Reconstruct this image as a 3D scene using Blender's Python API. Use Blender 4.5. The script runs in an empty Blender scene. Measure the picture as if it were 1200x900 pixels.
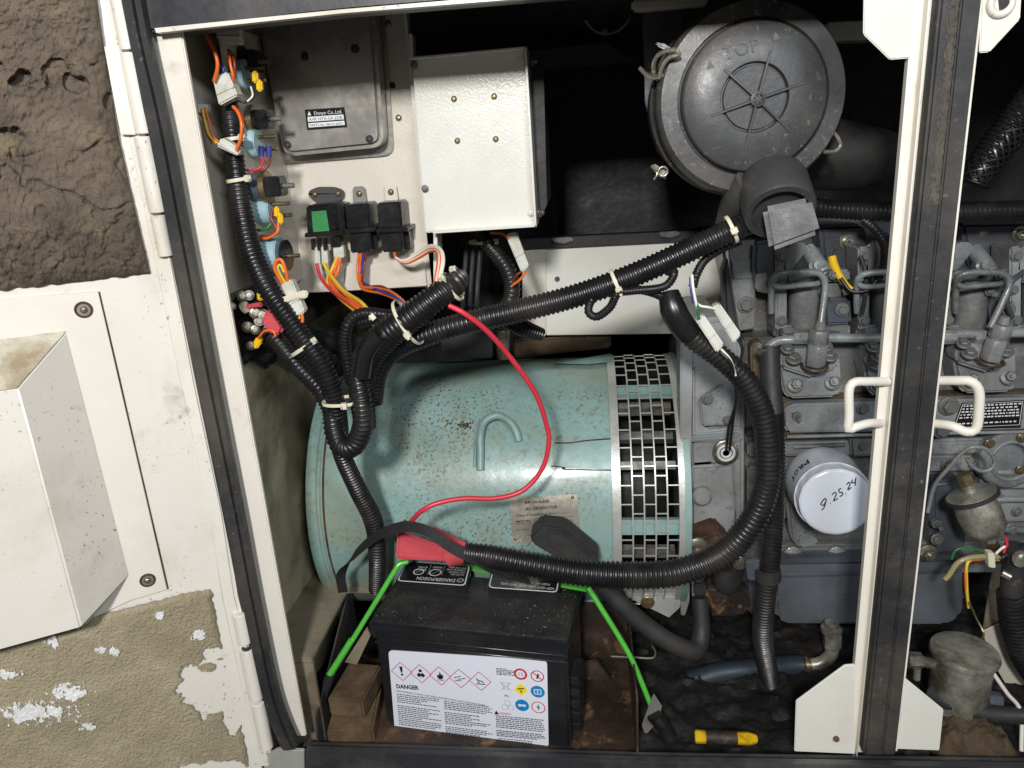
import bpy, bmesh, math, random
from mathutils import Vector, Matrix, noise
random.seed(7)
S = bpy.context.scene
COL = S.collection
PI = math.pi
# ---------------------------------------------------------------- camera
FPX = 870.0                      # focal length in photograph pixels (1200 wide)
_D = Vector((156, 2661, 870)).normalized()
_X = Vector((8460, -220, -870)); _X = (_X - _D * _X.dot(_D)).normalized()
_Z = -_D
_Y = _Z.cross(_X)
def ray(px, py):
    c = Vector(((px - 600) / FPX, (py - 450) / FPX, 1))
    return Vector((_X.dot(c), _Y.dot(c), _Z.dot(c)))
cam = bpy.data.objects.new('camera', bpy.data.cameras.new('camera'))
COL.objects.link(cam)
cam.data.sensor_width = 36; cam.data.lens = FPX / 1200 * 36
cam.data.clip_start = 0.01; cam.data.clip_end = 50
cr, cu, cb = Vector((_X[0], _Y[0], _Z[0])), -Vector((_X[1], _Y[1], _Z[1])), -Vector((_X[2], _Y[2], _Z[2]))
cam.matrix_world = Matrix(((cr.x, cu.x, cb.x, 0), (cr.y, cu.y, cb.y, 0), (cr.z, cu.z, cb.z, 0), (0, 0, 0, 1)))
S.camera = cam
# ---------------------------------------------------------------- light
W = bpy.data.worlds.new('World'); S.world = W; W.use_nodes = True
W.node_tree.nodes['Background'].inputs[0].default_value = (0.95, 0.93, 0.9, 1)
W.node_tree.nodes['Background'].inputs[1].default_value = 0.13
def area(name, loc, target, size, power, col, sy=None):
    l = bpy.data.lights.new(name, 'AREA'); l.energy = power; l.color = col; l.size = size
    if sy: l.shape = 'RECTANGLE'; l.size_y = sy
    o = bpy.data.objects.new(name, l); COL.objects.link(o); o.location = loc
    o.rotation_euler = (Vector(target) - Vector(loc)).to_track_quat('-Z', 'Y').to_euler(); return o
area('work_light', (-0.16, -0.90, 0.62), (0.1, 1.1, -0.35), 0.17, 44, (1.0, 0.985, 0.97))
area('ceiling_light', (0.75, -0.75, 0.75), (0.25, 1.1, -0.5), 0.6, 17, (0.86, 0.93, 1.0), 0.16)
S.view_settings.view_transform = 'Standard'; S.view_settings.look = 'None'
S.view_settings.exposure = -0.04; S.view_settings.gamma = 1
# ---------------------------------------------------------------- mapping helpers
def at(px, py, Y): r = ray(px, py); return r * (Y / r.y)
def atz(px, py, z): r = ray(px, py); return r * (z / r.z)
def atx(px, py, x): r = ray(px, py); return r * (x / r.x)
def mpp(P): return P.dot(-cb) / FPX          # metres per photograph pixel at P
def T(path): return [at(*p) for p in path]
# door plane
_a = math.radians(31); DN = Vector((math.sin(_a), -math.cos(_a), 0)); DO = at(200, 300, .88)
DU = Vector((math.cos(_a), math.sin(_a), 0))
def dp(px, py, off=0): r = ray(px, py); return r * ((DO.dot(DN) + off) / r.dot(DN))
# generator cylinder
GY, GZ, GR = 1.36, -0.647, 0.240
def gp(px, py, off=0):
    d = ray(px, py); R = GR + off
    a = d.y**2 + d.z**2; b = -2 * (d.y * GY + d.z * GZ); c = GY**2 + GZ**2 - R * R
    q = b * b - 4 * a * c
    t = (-b - math.sqrt(max(q, 0))) / (2 * a); return d * t
def gc(x, th, R):                             # th measured from the side facing the camera, up positive
    return Vector((x, GY - R * math.cos(th), GZ + R * math.sin(th)))
# ---------------------------------------------------------------- materials
MATS = {}
def srgb(r, g, b):
    f = lambda c: (c / 255 / 12.92) if c / 255 <= .04045 else ((c / 255 + .055) / 1.055) ** 2.4
    return (f(r), f(g), f(b))
def mat(name, col, rough=.5, metal=0., var=.15, vs=9., dirt=None, spots=None, bump=None, coat=0., rvar=.12, emit=None):
    m = bpy.data.materials.new(name); m.use_nodes = True; N = m.node_tree.nodes; L = m.node_tree.links
    b = N['Principled BSDF']; tc = N.new('ShaderNodeTexCoord').outputs['Object']
    def noi(scale, det=5, rg=.6, dist=0):
        n = N.new('ShaderNodeTexNoise'); n.inputs['Scale'].default_value = scale; n.inputs['Detail'].default_value = det
        n.inputs['Roughness'].default_value = rg; n.inputs['Distortion'].default_value = dist; L.new(tc, n.inputs['Vector']); return n.outputs['Fac']
    def ramp(src, lo, hi):
        r = N.new('ShaderNodeMapRange'); r.inputs[1].default_value = lo; r.inputs[2].default_value = hi; L.new(src, r.inputs[0]); return r.outputs[0]
    def mix(f, a, c, k=1.0):
        x = N.new('ShaderNodeMix'); x.data_type = 'RGBA'
        if k != 1.0:
            q = N.new('ShaderNodeMath'); q.operation = 'MULTIPLY'; q.inputs[1].default_value = k; L.new(f, q.inputs[0]); f = q.outputs[0]
        L.new(f, x.inputs[0])
        for i, v in ((6, a), (7, c)):
            if hasattr(v, 'links') or not isinstance(v, (tuple, list)): L.new(v, x.inputs[i])
            else: x.inputs[i].default_value = (*v, 1)
        return x.outputs[2]
    lo = tuple(c * (1 - var) for c in col); hi = tuple(min(1, c * (1 + var)) for c in col)
    c = mix(ramp(noi(vs), .3, .7), lo, hi)
    for d in (dirt or []):                    # (colour, scale, lo, hi, strength)
        f = ramp(noi(d[1], 7, .65, .3), d[2] - .055, d[3] - .055); c = mix(f, c, d[0], d[4])
    for d in (spots or []):
        f = ramp(noi(d[1], 3, .5), d[2] - .03, d[3] - .03)
        if len(d) > 5:
            q = N.new('ShaderNodeMath'); q.operation = 'MULTIPLY'; L.new(f, q.inputs[0]); L.new(ramp(noi(d[5], 4), .42, .62), q.inputs[1]); f = q.outputs[0]; c = mix(f, c, d[0], d[4])
    L.new(c, b.inputs['Base Color'])
    r = N.new('ShaderNodeMapRange'); L.new(noi(vs * 4, 8, .7), r.inputs[0]); r.inputs[1].default_value = .3; r.inputs[2].default_value = .7
    r.inputs[3].default_value = max(.03, rough - rvar); r.inputs[4].default_value = min(1, rough + rvar); L.new(r.outputs[0], b.inputs['Roughness'])
    b.inputs['Metallic'].default_value = metal
    if coat: b.inputs['Coat Weight'].default_value = coat; b.inputs['Coat Roughness'].default_value = .12
    if bump:                                  # (scale, distance)
        u = N.new('ShaderNodeBump'); u.inputs['Strength'].default_value = 1; u.inputs['Distance'].default_value = bump[1]
        L.new(noi(bump[0], 6, .6), u.inputs['Height']); L.new(u.outputs[0], b.inputs['Normal'])
    MATS[name] = m; return m
RUST = srgb(98, 66, 42); SOOT = (.012, .011, .010)
mat('white', srgb(224, 219, 208), .32, var=.03, vs=5, dirt=[(srgb(168, 152, 120), 3.2, .58, .8, .5), (srgb(120, 110, 92), 14, .66, .8, .45)],
    spots=[(srgb(70, 60, 50), 200, .68, .72, .8, 9)], bump=(420, .00012), coat=.25)
mat('white_rusty', srgb(226, 220, 208), .34, var=.03, vs=6, dirt=[(srgb(150, 108, 62), 9, .66, .82, .6), (srgb(178, 164, 134), 3, .56, .80, .35)],
    spots=[(srgb(62, 44, 30), 120, .70, .73, .9)], bump=(300, .0002), coat=.15)
mat('white_box', srgb(222, 220, 210), .24, var=.02, vs=4, dirt=[(srgb(180, 166, 135), 4, .6, .85, .35)], bump=(260, .0004), coat=.4)
mat('panel_grey', srgb(214, 206, 192), .3, var=.03, vs=5, dirt=[(srgb(160, 142, 114), 5, .58, .85, .35)], spots=[(srgb(70, 60, 48), 130, .74, .77, .6)], bump=(280, .0004), coat=.3)
mat('seal', (.022, .022, .023), .55, var=.25, vs=12, dirt=[(srgb(120, 110, 96), 5, .52, .75, .40)], spots=[(srgb(150, 145, 135), 150, .66, .76, .35, 12)], bump=(200, .0002))
mat('rail_black', (.030, .030, .034), .42, var=.2, dirt=[(srgb(140, 134, 124), 5, .5, .8, .35)], spots=[(srgb(170, 165, 150), 70, .68, .76, .5)], bump=(160, .0002))
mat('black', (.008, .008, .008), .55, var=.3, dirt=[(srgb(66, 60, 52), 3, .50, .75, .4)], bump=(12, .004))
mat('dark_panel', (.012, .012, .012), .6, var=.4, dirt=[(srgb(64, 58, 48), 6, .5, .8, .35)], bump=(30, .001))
mat('dark_grey', srgb(58, 58, 60), .5, var=.2, dirt=[(srgb(90, 80, 66), 6, .5, .8, .35)])
mat('conduit', (.009, .009, .010), .38, var=.2, vs=14, dirt=[(srgb(96, 88, 76), 9, .54, .8, .30)])
mat('rubber', (.020, .020, .021), .6, var=.2, vs=14, dirt=[(srgb(92, 86, 76), 9, .5, .8, .35)], bump=(150, .0002))
mat('rubber_blue', srgb(40, 52, 62), .5, var=.2, vs=14, dirt=[(srgb(30, 26, 20), 9, .5, .8, .6)])
mat('plastic_black', (.010, .010, .011), .28, var=.2, spots=[(srgb(110, 104, 94), 200, .70, .78, .25)])
mat('battery_case', (.014, .0145, .017), .27, var=.2, vs=6, dirt=[(srgb(80, 76, 70), 10, .55, .8, .25)], spots=[(srgb(170, 160, 145), 260, .70, .75, .5)])
mat('battery_top', (.018, .018, .019), .36, var=.3, vs=10, dirt=[(srgb(72, 68, 62), 14, .48, .75, .45)], spots=[(srgb(170, 160, 142), 230, .69, .73, .75, 16), (srgb(120, 112, 98), 420, .58, .66, .5)], bump=(220, .0003))
mat('seal_dust', srgb(78, 72, 64), .85, var=.35, vs=40, bump=(200, .0004))
mat('strap', (.014, .014, .015), .75, var=.2, vs=40, bump=(260, .0012))
mat('teal', srgb(140, 172, 168), .34, coat=.25, var=.07, vs=5,
    dirt=[(srgb(140, 128, 84), 6, .50, .74, .5), (srgb(78, 104, 98), 3.4, .55, .75, .4), (RUST, 13, .74, .82, .6)],
    spots=[(srgb(112, 96, 56), 130, .56, .70, .7, 3.6), (srgb(84, 56, 36), 210, .60, .66, .85, 5), (srgb(40, 34, 28), 260, .67, .70, .7)], bump=(40, .0006))
mat('teal_clean', srgb(136, 166, 162), .42, var=.08, dirt=[(srgb(84, 88, 70), 12, .5, .75, .5)], spots=[(srgb(60, 44, 30), 120, .66, .7, .7)], bump=(90, .0003))
mat('rust', srgb(92, 66, 50), .85, var=.4, vs=40, dirt=[(srgb(50, 30, 20), 30, .45, .65, .8)], bump=(160, .001))
mat('engine', srgb(132, 137, 139), .30, var=.14, vs=8, dirt=[(srgb(100, 90, 72), 11, .50, .72, .5), (srgb(44, 40, 35), 6, .58, .76, .6), (srgb(168, 164, 150), 16, .60, .74, .35)],
    spots=[(srgb(70, 50, 34), 70, .62, .70, .6), (srgb(30, 26, 22), 190, .60, .68, .5, 10)], bump=(70, .0014), coat=.2)
mat('engine_cast', srgb(112, 116, 117), .36, var=.2, vs=12, dirt=[(srgb(98, 88, 68), 9, .46, .70, .5), (srgb(36, 32, 28), 7, .54, .74, .65), (srgb(160, 156, 142), 20, .60, .74, .35)],
    spots=[(srgb(116, 78, 44), 45, .66, .72, .5)], bump=(120, .002), coat=.15)
mat('housing_grey', srgb(150, 153, 153), .42, var=.08, vs=5, dirt=[(srgb(104, 96, 82), 7, .5, .74, .5), (srgb(60, 54, 46), 4, .58, .78, .5)], spots=[(srgb(90, 76, 58), 90, .62, .70, .5, 8)], bump=(90, .0010), coat=.15)
mat('engine_dark', srgb(78, 84, 92), .38, var=.15, vs=7, dirt=[(srgb(40, 36, 30), 7, .48, .7, .6)], bump=(70, .0006), coat=.2)
mat('pan', srgb(96, 100, 106), .34, var=.12, vs=4, dirt=[(srgb(40, 38, 34), 3, .5, .75, .6)], bump=(20, .0012), coat=.2)
mat('oily', srgb(100, 86, 66), .45, var=.3, vs=18, dirt=[(srgb(52, 40, 28), 16, .42, .65, .8), (srgb(140, 96, 56), 24, .6, .7, .5)], bump=(130, .0012))
mat('bolt_grey', srgb(122, 124, 122), .36, metal=.35, var=.2, vs=50, dirt=[(srgb(80, 62, 42), 60, .5, .7, .5)], bump=(200, .0003))
mat('bolt_steel', srgb(170, 166, 152), .3, metal=.85, var=.2, vs=60, dirt=[(srgb(92, 76, 48), 50, .52, .7, .6)])
mat('brass', srgb(150, 136, 104), .36, metal=.75, var=.2, vs=40, dirt=[(srgb(70, 56, 36), 40, .5, .7, .7)])
mat('steel_cast', srgb(176, 172, 160), .34, metal=.5, var=.22, vs=30, dirt=[(srgb(70, 62, 48), 18, .44, .66, .8)], spots=[(srgb(230, 225, 210), 110, .68, .74, .5)], bump=(160, .0007))
mat('aluminium', srgb(172, 168, 160), .27, metal=.55, var=.10, vs=5, dirt=[(srgb(112, 102, 88), 4, .5, .8, .45)], bump=(500, .00006))
mat('galv', srgb(186, 187, 180), .36, metal=.35, var=.08, vs=30, spots=[(srgb(70, 60, 44), 230, .60, .66, .7), (RUST, 26, .70, .76, .6)], bump=(300, .0002))
mat('plate_metal', srgb(178, 172, 160), .32, metal=.5, var=.1, vs=12, dirt=[(srgb(112, 98, 78), 18, .5, .75, .6)], bump=(160, .0003))
mat('air_plastic', srgb(64, 65, 66), .42, var=.10, vs=6, dirt=[(srgb(96, 90, 82), 11, .54, .72, .5), (srgb(122, 110, 94), 5, .54, .78, .5)], spots=[(srgb(170, 160, 140), 160, .64, .70, .45, 8)], bump=(120, .0004))
mat('air_rubber', srgb(60, 60, 60), .5, var=.12, vs=9, dirt=[(srgb(116, 110, 102), 14, .56, .78, .5)], bump=(110, .0008))
mat('foam_dark', srgb(106, 94, 80), .95, var=.28, vs=14, dirt=[(srgb(56, 48, 40), 7, .46, .66, .8), (srgb(150, 136, 104), 16, .60, .76, .45)], spots=[(srgb(50, 42, 34), 260, .52, .62, .5), (srgb(170, 158, 132), 240, .60, .66, .6)], bump=(320, .0012))
mat('foam_light', srgb(172, 160, 132), .95, var=.16, vs=10, dirt=[(srgb(132, 120, 94), 5, .5, .75, .55), (srgb(196, 186, 156), 12, .58, .75, .4)],
    spots=[(srgb(96, 84, 60), 260, .50, .58, .65), (srgb(236, 228, 200), 230, .60, .65, .8), (srgb(70, 60, 44), 150, .66, .70, .6)], bump=(300, .0045))
mat('foam_residue', srgb(222, 222, 220), .7, var=.06, bump=(300, .0006))
mat('foam_wall', srgb(192, 180, 152), .95, var=.2, vs=8, dirt=[(srgb(60, 52, 40), 5, .52, .72, .7)], bump=(260, .0014))
mat('bed_plate', srgb(142, 130, 112), .5, var=.12, vs=6, dirt=[(srgb(62, 50, 38), 7, .48, .68, .75)], spots=[(srgb(50, 38, 28), 60, .68, .74, .7)])
mat('wood', srgb(104, 84, 60), .8, var=.3, vs=20, dirt=[(srgb(48, 36, 26), 9, .42, .64, .85)], bump=(120, .001))
mat('tray_rust', srgb(74, 56, 44), .6, var=.3, vs=10, dirt=[(srgb(26, 21, 18), 8, .40, .62, .85), (srgb(150, 110, 76), 30, .6, .72, .5)], bump=(140, .0008))
mat('red_rubber', srgb(198, 76, 84), .5, var=.08, vs=30, bump=(260, .0005))
mat('red_wire', srgb(205, 52, 66), .38, var=.05)
mat('green_rod', srgb(96, 200, 76), .25, metal=.2, var=.08, vs=40, spots=[(srgb(40, 90, 24), 150, .62, .7, .5)])
mat('label_white', srgb(226, 229, 238), .3, var=.015, coat=.3)
mat('ink_black', srgb(26, 26, 30), .5, var=.05); mat('ink_grey', srgb(88, 88, 98), .5, var=.1)
mat('ink_red', srgb(196, 44, 62), .5, var=.04); mat('ink_blue', srgb(22, 128, 190), .5, var=.04); mat('ink_yellow', srgb(240, 220, 40), .5, var=.04)
mat('ink_white', srgb(226, 226, 226), .5, var=.04)
mat('label_black', (.008, .008, .008), .25, var=.1)
mat('label_green', srgb(56, 136, 78), .4, var=.2, vs=70)
mat('gauge_blue', srgb(150, 180, 188), .45, var=.06, vs=14, dirt=[(srgb(190, 210, 214), 20, .5, .7, .5)])
mat('nylon', srgb(214, 208, 184), .35, var=.04); mat('connector', srgb(206, 206, 196), .4, var=.06, vs=30, dirt=[(srgb(150, 140, 110), 40, .5, .7, .4)])
mat('wire_orange', srgb(222, 106, 40), .4, var=.05); mat('wire_yellow', srgb(222, 188, 50), .4, var=.05)
mat('wire_white', srgb(228, 222, 208), .4, var=.04); mat('wire_blue', srgb(50, 60, 140), .4, var=.05); mat('wire_black', (.012, .012, .013), .4)
mat('wire_green', srgb(40, 110, 66), .4); mat('wire_brown', srgb(118, 50, 34), .4); mat('yellow_boot', srgb(232, 186, 30), .35, var=.06)
mat('filter_paint', srgb(216, 222, 232), .26, var=.015, dirt=[(srgb(190, 180, 160), 4, .62, .85, .3)], coat=.5)
mat('screwdriver', srgb(216, 172, 24), .35, var=.08, dirt=[(srgb(80, 62, 20), 40, .55, .7, .5)])
mat('clear_hose', srgb(150, 140, 100), .2, var=.1)
mat('debris', (.006, .0055, .005), .7, var=.5, vs=30, dirt=[(srgb(56, 46, 36), 14, .60, .75, .5)], bump=(60, .004))
mat('insulation_brown', srgb(86, 70, 50), .95, var=.35, vs=20, dirt=[(srgb(40, 32, 24), 14, .45, .65, .8)], bump=(160, .003))
mat('winding', srgb(134, 130, 122), .5, metal=.3, var=.25, vs=30, dirt=[(srgb(50, 44, 36), 20, .45, .65, .7)], bump=(120, .001))
mat('wire_steel', srgb(190, 184, 165), .3, metal=.8, var=.1)
mat('dirty_crumbs', srgb(206, 200, 182), .6, var=.05, dirt=[(srgb(140, 116, 78), 11, .44, .62, .75)], spots=[(srgb(110, 84, 50), 180, .55, .6, .8)], bump=(300, .0012))
# ---------------------------------------------------------------- mesh helpers
class B:
    def __init__(s): s.bm = bmesh.new()
    def _f(s, vs):
        try: s.bm.faces.new(vs)
        except ValueError: pass
    def prism(s, pts, ext):
        """closed solid from a 3D outline swept along ext (vector)"""
        a = [s.bm.verts.new(p) for p in pts]; b = [s.bm.verts.new(p + ext) for p in pts]; n = len(a)
        s._f(a); s._f(b[::-1])
        for i in range(n): s._f([a[i], b[i], b[(i + 1) % n], a[(i + 1) % n]])
        return s
    def slab(s, pl, Y, d): return s.prism([at(x, y, Y) for x, y in pl], Vector((0, d, 0)))
    def rect(s, x0, y0, x1, y1, Y, d): return s.slab([(x0, y0), (x1, y0), (x1, y1), (x0, y1)], Y, d)
    def hexa(s, v):
        v = [s.bm.verts.new(p) for p in v]
        for f in ((0, 1, 2, 3), (7, 6, 5, 4), (0, 4, 5, 1), (1, 5, 6, 2), (2, 6, 7, 3), (3, 7, 4, 0)): s._f([v[i] for i in f])
        return s
    def box(s, c, sz, rot=None):
        R = rot or Matrix.Identity(3); c = Vector(c); x, y, z = [k / 2 for k in sz]
        return s.hexa([c + R @ Vector(q) for q in ((-x, -y, -z), (x, -y, -z), (x, -y, z), (-x, -y, z), (-x, y, -z), (x, y, -z), (x, y, z), (-x, y, z))])
    def lathe(s, p0, axis, prof, n=32, caps=True, ph=0.):
        q = Vector(axis).normalized().to_track_quat('Z', 'Y').to_matrix(); rings = []
        for r, h in prof:
            rings.append([s.bm.verts.new(p0 + q @ Vector((r * math.cos(2 * PI * i / n + ph), r * math.sin(2 * PI * i / n + ph), h))) for i in range(n)])
        for a, b in zip(rings, rings[1:]):
            for i in range(n): s._f([a[i], a[(i + 1) % n], b[(i + 1) % n], b[i]])
        if caps: s._f(rings[0][::-1]); s._f(rings[-1])
        return s
    def cyl(s, p0, p1, r, r1=None, n=20, ph=0.):
        d = p1 - p0; return s.lathe(p0, d, [(r, 0), (r1 if r1 is not None else r, d.length)], n, True, ph)
    def ball(s, c, r, sc=(1, 1, 1), n=12, rot=None):
        g = bmesh.ops.create_uvsphere(s.bm, u_segments=n, v_segments=max(6, n // 2 + 1), radius=r)
        M = Matrix.Translation(c) @ (rot.to_4x4() if rot else Matrix.Identity(4)) @ Matrix.Diagonal((*sc, 1))
        bmesh.ops.transform(s.bm, matrix=M, verts=g['verts']); return s
    def tube(s, pts, r, n=12, corr=None, caps=True, flat=None, step=None):
        """r in metres (float or list per control point); corr=(pitch, amplitude)"""
        pts = [Vector(p) for p in pts]; m = len(pts)
        rs = r if isinstance(r, (list, tuple)) else [r] * m
        P = [pts[0] * 2 - pts[1]] + pts + [pts[-1] * 2 - pts[-2]]
        fine = []
        for i in range(m - 1):
            a, b, c, d = P[i:i + 4]
            for k in range(14):
                t = k / 14
                fine.append((0.5 * (2 * b + (c - a) * t + (2 * a - 5 * b + 4 * c - d) * t * t + (3 * b - a - 3 * c + d) * t**3), rs[i] * (1 - t) + rs[i + 1] * t))
        fine.append((pts[-1], rs[-1]))
        L = [0]
        for a, b in zip(fine, fine[1:]): L.append(L[-1] + (b[0] - a[0]).length)
        tot = L[-1]; st = step or (corr[0] / 4 if corr else max(min(rs) * .9, tot / 160))
        N = max(2, int(round(tot / st))); C = []; j = 0
        for k in range(N + 1):
            x = tot * k / N
            while j < len(L) - 2 and L[j + 1] < x: j += 1
            t = (x - L[j]) / max(1e-9, L[j + 1] - L[j]); C.append((fine[j][0].lerp(fine[j + 1][0], t), fine[j][1] * (1 - t) + fine[j + 1][1] * t))
        prev = None; rings = []
        for k, (p, rr) in enumerate(C):
            tg = (C[min(k + 1, N)][0] - C[max(k - 1, 0)][0]).normalized()
            if prev is None:
                up = Vector((0, 0, 1)) if abs(tg.z) < .9 else Vector((1, 0, 0)); u = (up - tg * up.dot(tg)).normalized()
            else: u = (prev - tg * prev.dot(tg)).normalized()
            prev = u; v = tg.cross(u)
            q = rr
            if corr: q = rr * (1 - corr[1] * (0, .15, 1, 1)[k % 4])
            fu, fv = flat if flat else (1, 1)
            rings.append([s.bm.verts.new(p + (u * math.cos(2 * PI * i / n) * fu + v * math.sin(2 * PI * i / n) * fv) * q) for i in range(n)])
        for a, b in zip(rings, rings[1:]):
            for i in range(n): s._f([a[i], a[(i + 1) % n], b[(i + 1) % n], b[i]])
        if caps: s._f(rings[0][::-1]); s._f(rings[-1])
        return s
    def ribbon(s, pts, wv, w, th):
        """flat band: pts path, wv width direction per point"""
        pts = [Vector(p) for p in pts]; rr = []
        P = [pts[0] * 2 - pts[1]] + pts + [pts[-1] * 2 - pts[-2]]; m = len(pts)
        for i in range(m - 1):
            a, b, c, d = P[i:i + 4]
            for k in range(8):
                t = k / 8; rr.append((0.5 * (2 * b + (c - a) * t + (2 * a - 5 * b + 4 * c - d) * t * t + (3 * b - a - 3 * c + d) * t**3), wv[i].lerp(wv[i + 1], t).normalized()))
        rr.append((pts[-1], wv[-1].normalized())); R = []
        for k, (p, u) in enumerate(rr):
            tg = (rr[min(k + 1, len(rr) - 1)][0] - rr[max(0, k - 1)][0]).normalized(); u = (u - tg * u.dot(tg)).normalized(); nn = tg.cross(u)
            R.append([s.bm.verts.new(p + u * a * w / 2 + nn * b * th / 2) for a, b in ((-1, -1), (1, -1), (1, 1), (-1, 1))])
        for a, b in zip(R, R[1:]):
            for i in range(4): s._f([a[i], a[(i + 1) % 4], b[(i + 1) % 4], b[i]])
        s._f(R[0][::-1]); s._f(R[-1]); return s
    def torus(s, c, axis, R, r, n=40, k=10, a0=0, a1=2 * PI, sc=1.):
        q = Vector(axis).normalized().to_track_quat('Z', 'Y').to_matrix(); full = a1 - a0 > 2 * PI - .01
        pts = [c + q @ Vector((R * math.cos(a0 + (a1 - a0) * i / n), R * sc * math.sin(a0 + (a1 - a0) * i / n), 0)) for i in range(n + 1)]
        rings = []
        for i in range(n if full else n + 1):
            a = a0 + (a1 - a0) * i / n; d = q @ Vector((math.cos(a), math.sin(a), 0)); z = q @ Vector((0, 0, 1))
            rings.append([s.bm.verts.new(pts[i] + (d * math.cos(2 * PI * j / k) + z * math.sin(2 * PI * j / k)) * r) for j in range(k)])
        m = len(rings)
        for i in range(m if full else m - 1):
            a, b = rings[i], rings[(i + 1) % m]
            for j in range(k): s._f([a[j], a[(j + 1) % k], b[(j + 1) % k], b[j]])
        if not full: s._f(rings[0][::-1]); s._f(rings[-1])
        return s
    def grid(s, fn, nu, nv, keep=None):
        V = [[s.bm.verts.new(fn(i / nu, j / nv)) for i in range(nu + 1)] for j in range(nv + 1)]
        for j in range(nv):
            for i in range(nu):
                if keep is None or keep((i + .5) / nu, (j + .5) / nv): s._f([V[j][i], V[j][i + 1], V[j + 1][i + 1], V[j + 1][i]])
        return s
    def quad(s, a, b, c, d): s._f([s.bm.verts.new(p) for p in (a, b, c, d)]); return s
    def text(s, txt, o, xd, yd, h, align='LEFT', th=.0002, wmax=None, bold=0.0):
        """raised lettering: o baseline start, xd/yd unit directions, h cap height (m)"""
        cu = bpy.data.curves.new('t', 'FONT'); cu.body = txt; cu.size = 1; cu.align_x = align; cu.resolution_u = 2; cu.offset = bold
        ob = bpy.data.objects.new('t', cu); me = bpy.data.meshes.new_from_object(ob)
        xs = [v.co.x for v in me.vertices] or [0]; k = h / .7; kx = k
        if wmax: kx = wmax / max(1e-6, max(xs) - min(xs))
        zd = xd.cross(yd).normalized()
        M = Matrix(((xd.x * kx, yd.x * k, zd.x, o.x), (xd.y * kx, yd.y * k, zd.y, o.y), (xd.z * kx, yd.z * k, zd.z, o.z), (0, 0, 0, 1)))
        vs = [s.bm.verts.new(M @ Vector((v.co.x, v.co.y, 0))) for v in me.vertices]
        for p in me.polygons:
            s._f([vs[i] for i in p.vertices])
        bpy.data.objects.remove(ob); bpy.data.meshes.remove(me); bpy.data.curves.remove(cu)
        return s
    def build(s, name, m, parent=None, bevel=0, seg=2, ang=38, flip=True, stuff=False):
        bm = s.bm
        if flip: bmesh.ops.recalc_face_normals(bm, faces=bm.faces)
        if bevel:
            es = [e for e in bm.edges if len(e.link_faces) == 2 and e.calc_face_angle(0) > math.radians(28)]
            bmesh.ops.bevel(bm, geom=es, offset=bevel, segments=seg, affect='EDGES', clamp_overlap=True)
        me = bpy.data.meshes.new(name); bm.to_mesh(me); bm.free(); me.materials.append(MATS[m])
        me.shade_smooth(); me.set_sharp_from_angle(angle=math.radians(ang))
        o = bpy.data.objects.new(name, me); COL.objects.link(o)
        if parent: o.parent = parent
        if stuff: o['kind'] = 'stuff'
        return o
THINGS = []
def thing(name, label, cat, group=None):
    o = bpy.data.objects.new(name, None); COL.objects.link(o); o['label'] = label; o['category'] = cat; o.empty_display_size = .05
    if group: o['group'] = group
    THINGS.append(o); return o
def tag(o, label, cat, group=None):
    o['label'] = label; o['category'] = cat
    if group: o['group'] = group
    THINGS.append(o); return o
def struct(o): o['kind'] = 'structure'; return o
# shared bolt meshes, placed many times
BM = {}
def bolt_mesh(kind, m):
    if (kind, m) in BM: return BM[kind, m]
    b = B(); z = Vector((0, 0, 1)); o = Vector()
    if kind == 'hex':
        b.lathe(o, z, [(1.45, -.2), (1.45, .12), (1.35, .2)], 20); b.lathe(o, z, [(1, .18), (1.02, .8), (.86, .95)], 6)
    elif kind == 'flange':
        b.lathe(o, z, [(1.6, -.2), (1.55, .15), (1.05, .4)], 20); b.lathe(o, z, [(1, .35), (1, 1.1), (.84, 1.25)], 6); b.lathe(o, z, [(.5, 1.2), (.45, 1.7)], 10)
    elif kind == 'screw':
        b.lathe(o, z, [(1.05, -.2), (1.0, .2), (.75, .5), (.35, .62)], 16); b.box((0, 0, .62), (1.3, .22, .1)); b.box((0, 0, .62), (.22, 1.3, .1))
    elif kind == 'socket':
        b.lathe(o, z, [(1.5, -.2), (1.5, .15), (1, .2), (1, 1), (.9, 1.1), (.5, 1.1), (.45, .5)], 20)
    elif kind == 'stud':
        b.lathe(o, z, [(1, -.2), (1, .8)], 6); b.lathe(o, z, [(.45, .7), (.45, 2.6)], 10)
    ob = b.build('bolt_mesh_source', m); me = ob.data; bpy.data.objects.remove(ob); BM[kind, m] = me; return me
def bolt(parent, p, r, nrm=(0, -1, 0), kind='hex', m='bolt_grey', name='bolt', spin=None, k=1.):
    o = bpy.data.objects.new(name, bolt_mesh(kind, m)); COL.objects.link(o); o.parent = parent
    q = Vector(nrm).normalized().to_track_quat('Z', 'Y'); sp = random.uniform(0, 6) if spin is None else spin
    o.matrix_basis = Matrix.Translation(p) @ q.to_matrix().to_4x4() @ Matrix.Rotation(sp, 4, 'Z') @ Matrix.Diagonal((r, r, r * k, 1)); return o
def pbolt(parent, px, py, Y, rpx, **k): p = at(px, py, Y); return bolt(parent, p, rpx * mpp(p), **k)
def hose(name, path, rpx, m='conduit', corr=True, parent=None, n=14, pitch=5.2, amp=.12, flat=None):
    pts = T(path); rs = [r * mpp(p) for r, p in zip(rpx if isinstance(rpx, (list, tuple)) else [rpx] * len(pts), pts)]
    return B().tube(pts, rs, n, (pitch * mpp(pts[0]), amp) if corr else None, flat=flat).build(name, m, parent, ang=60 if not corr else 32)
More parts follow.
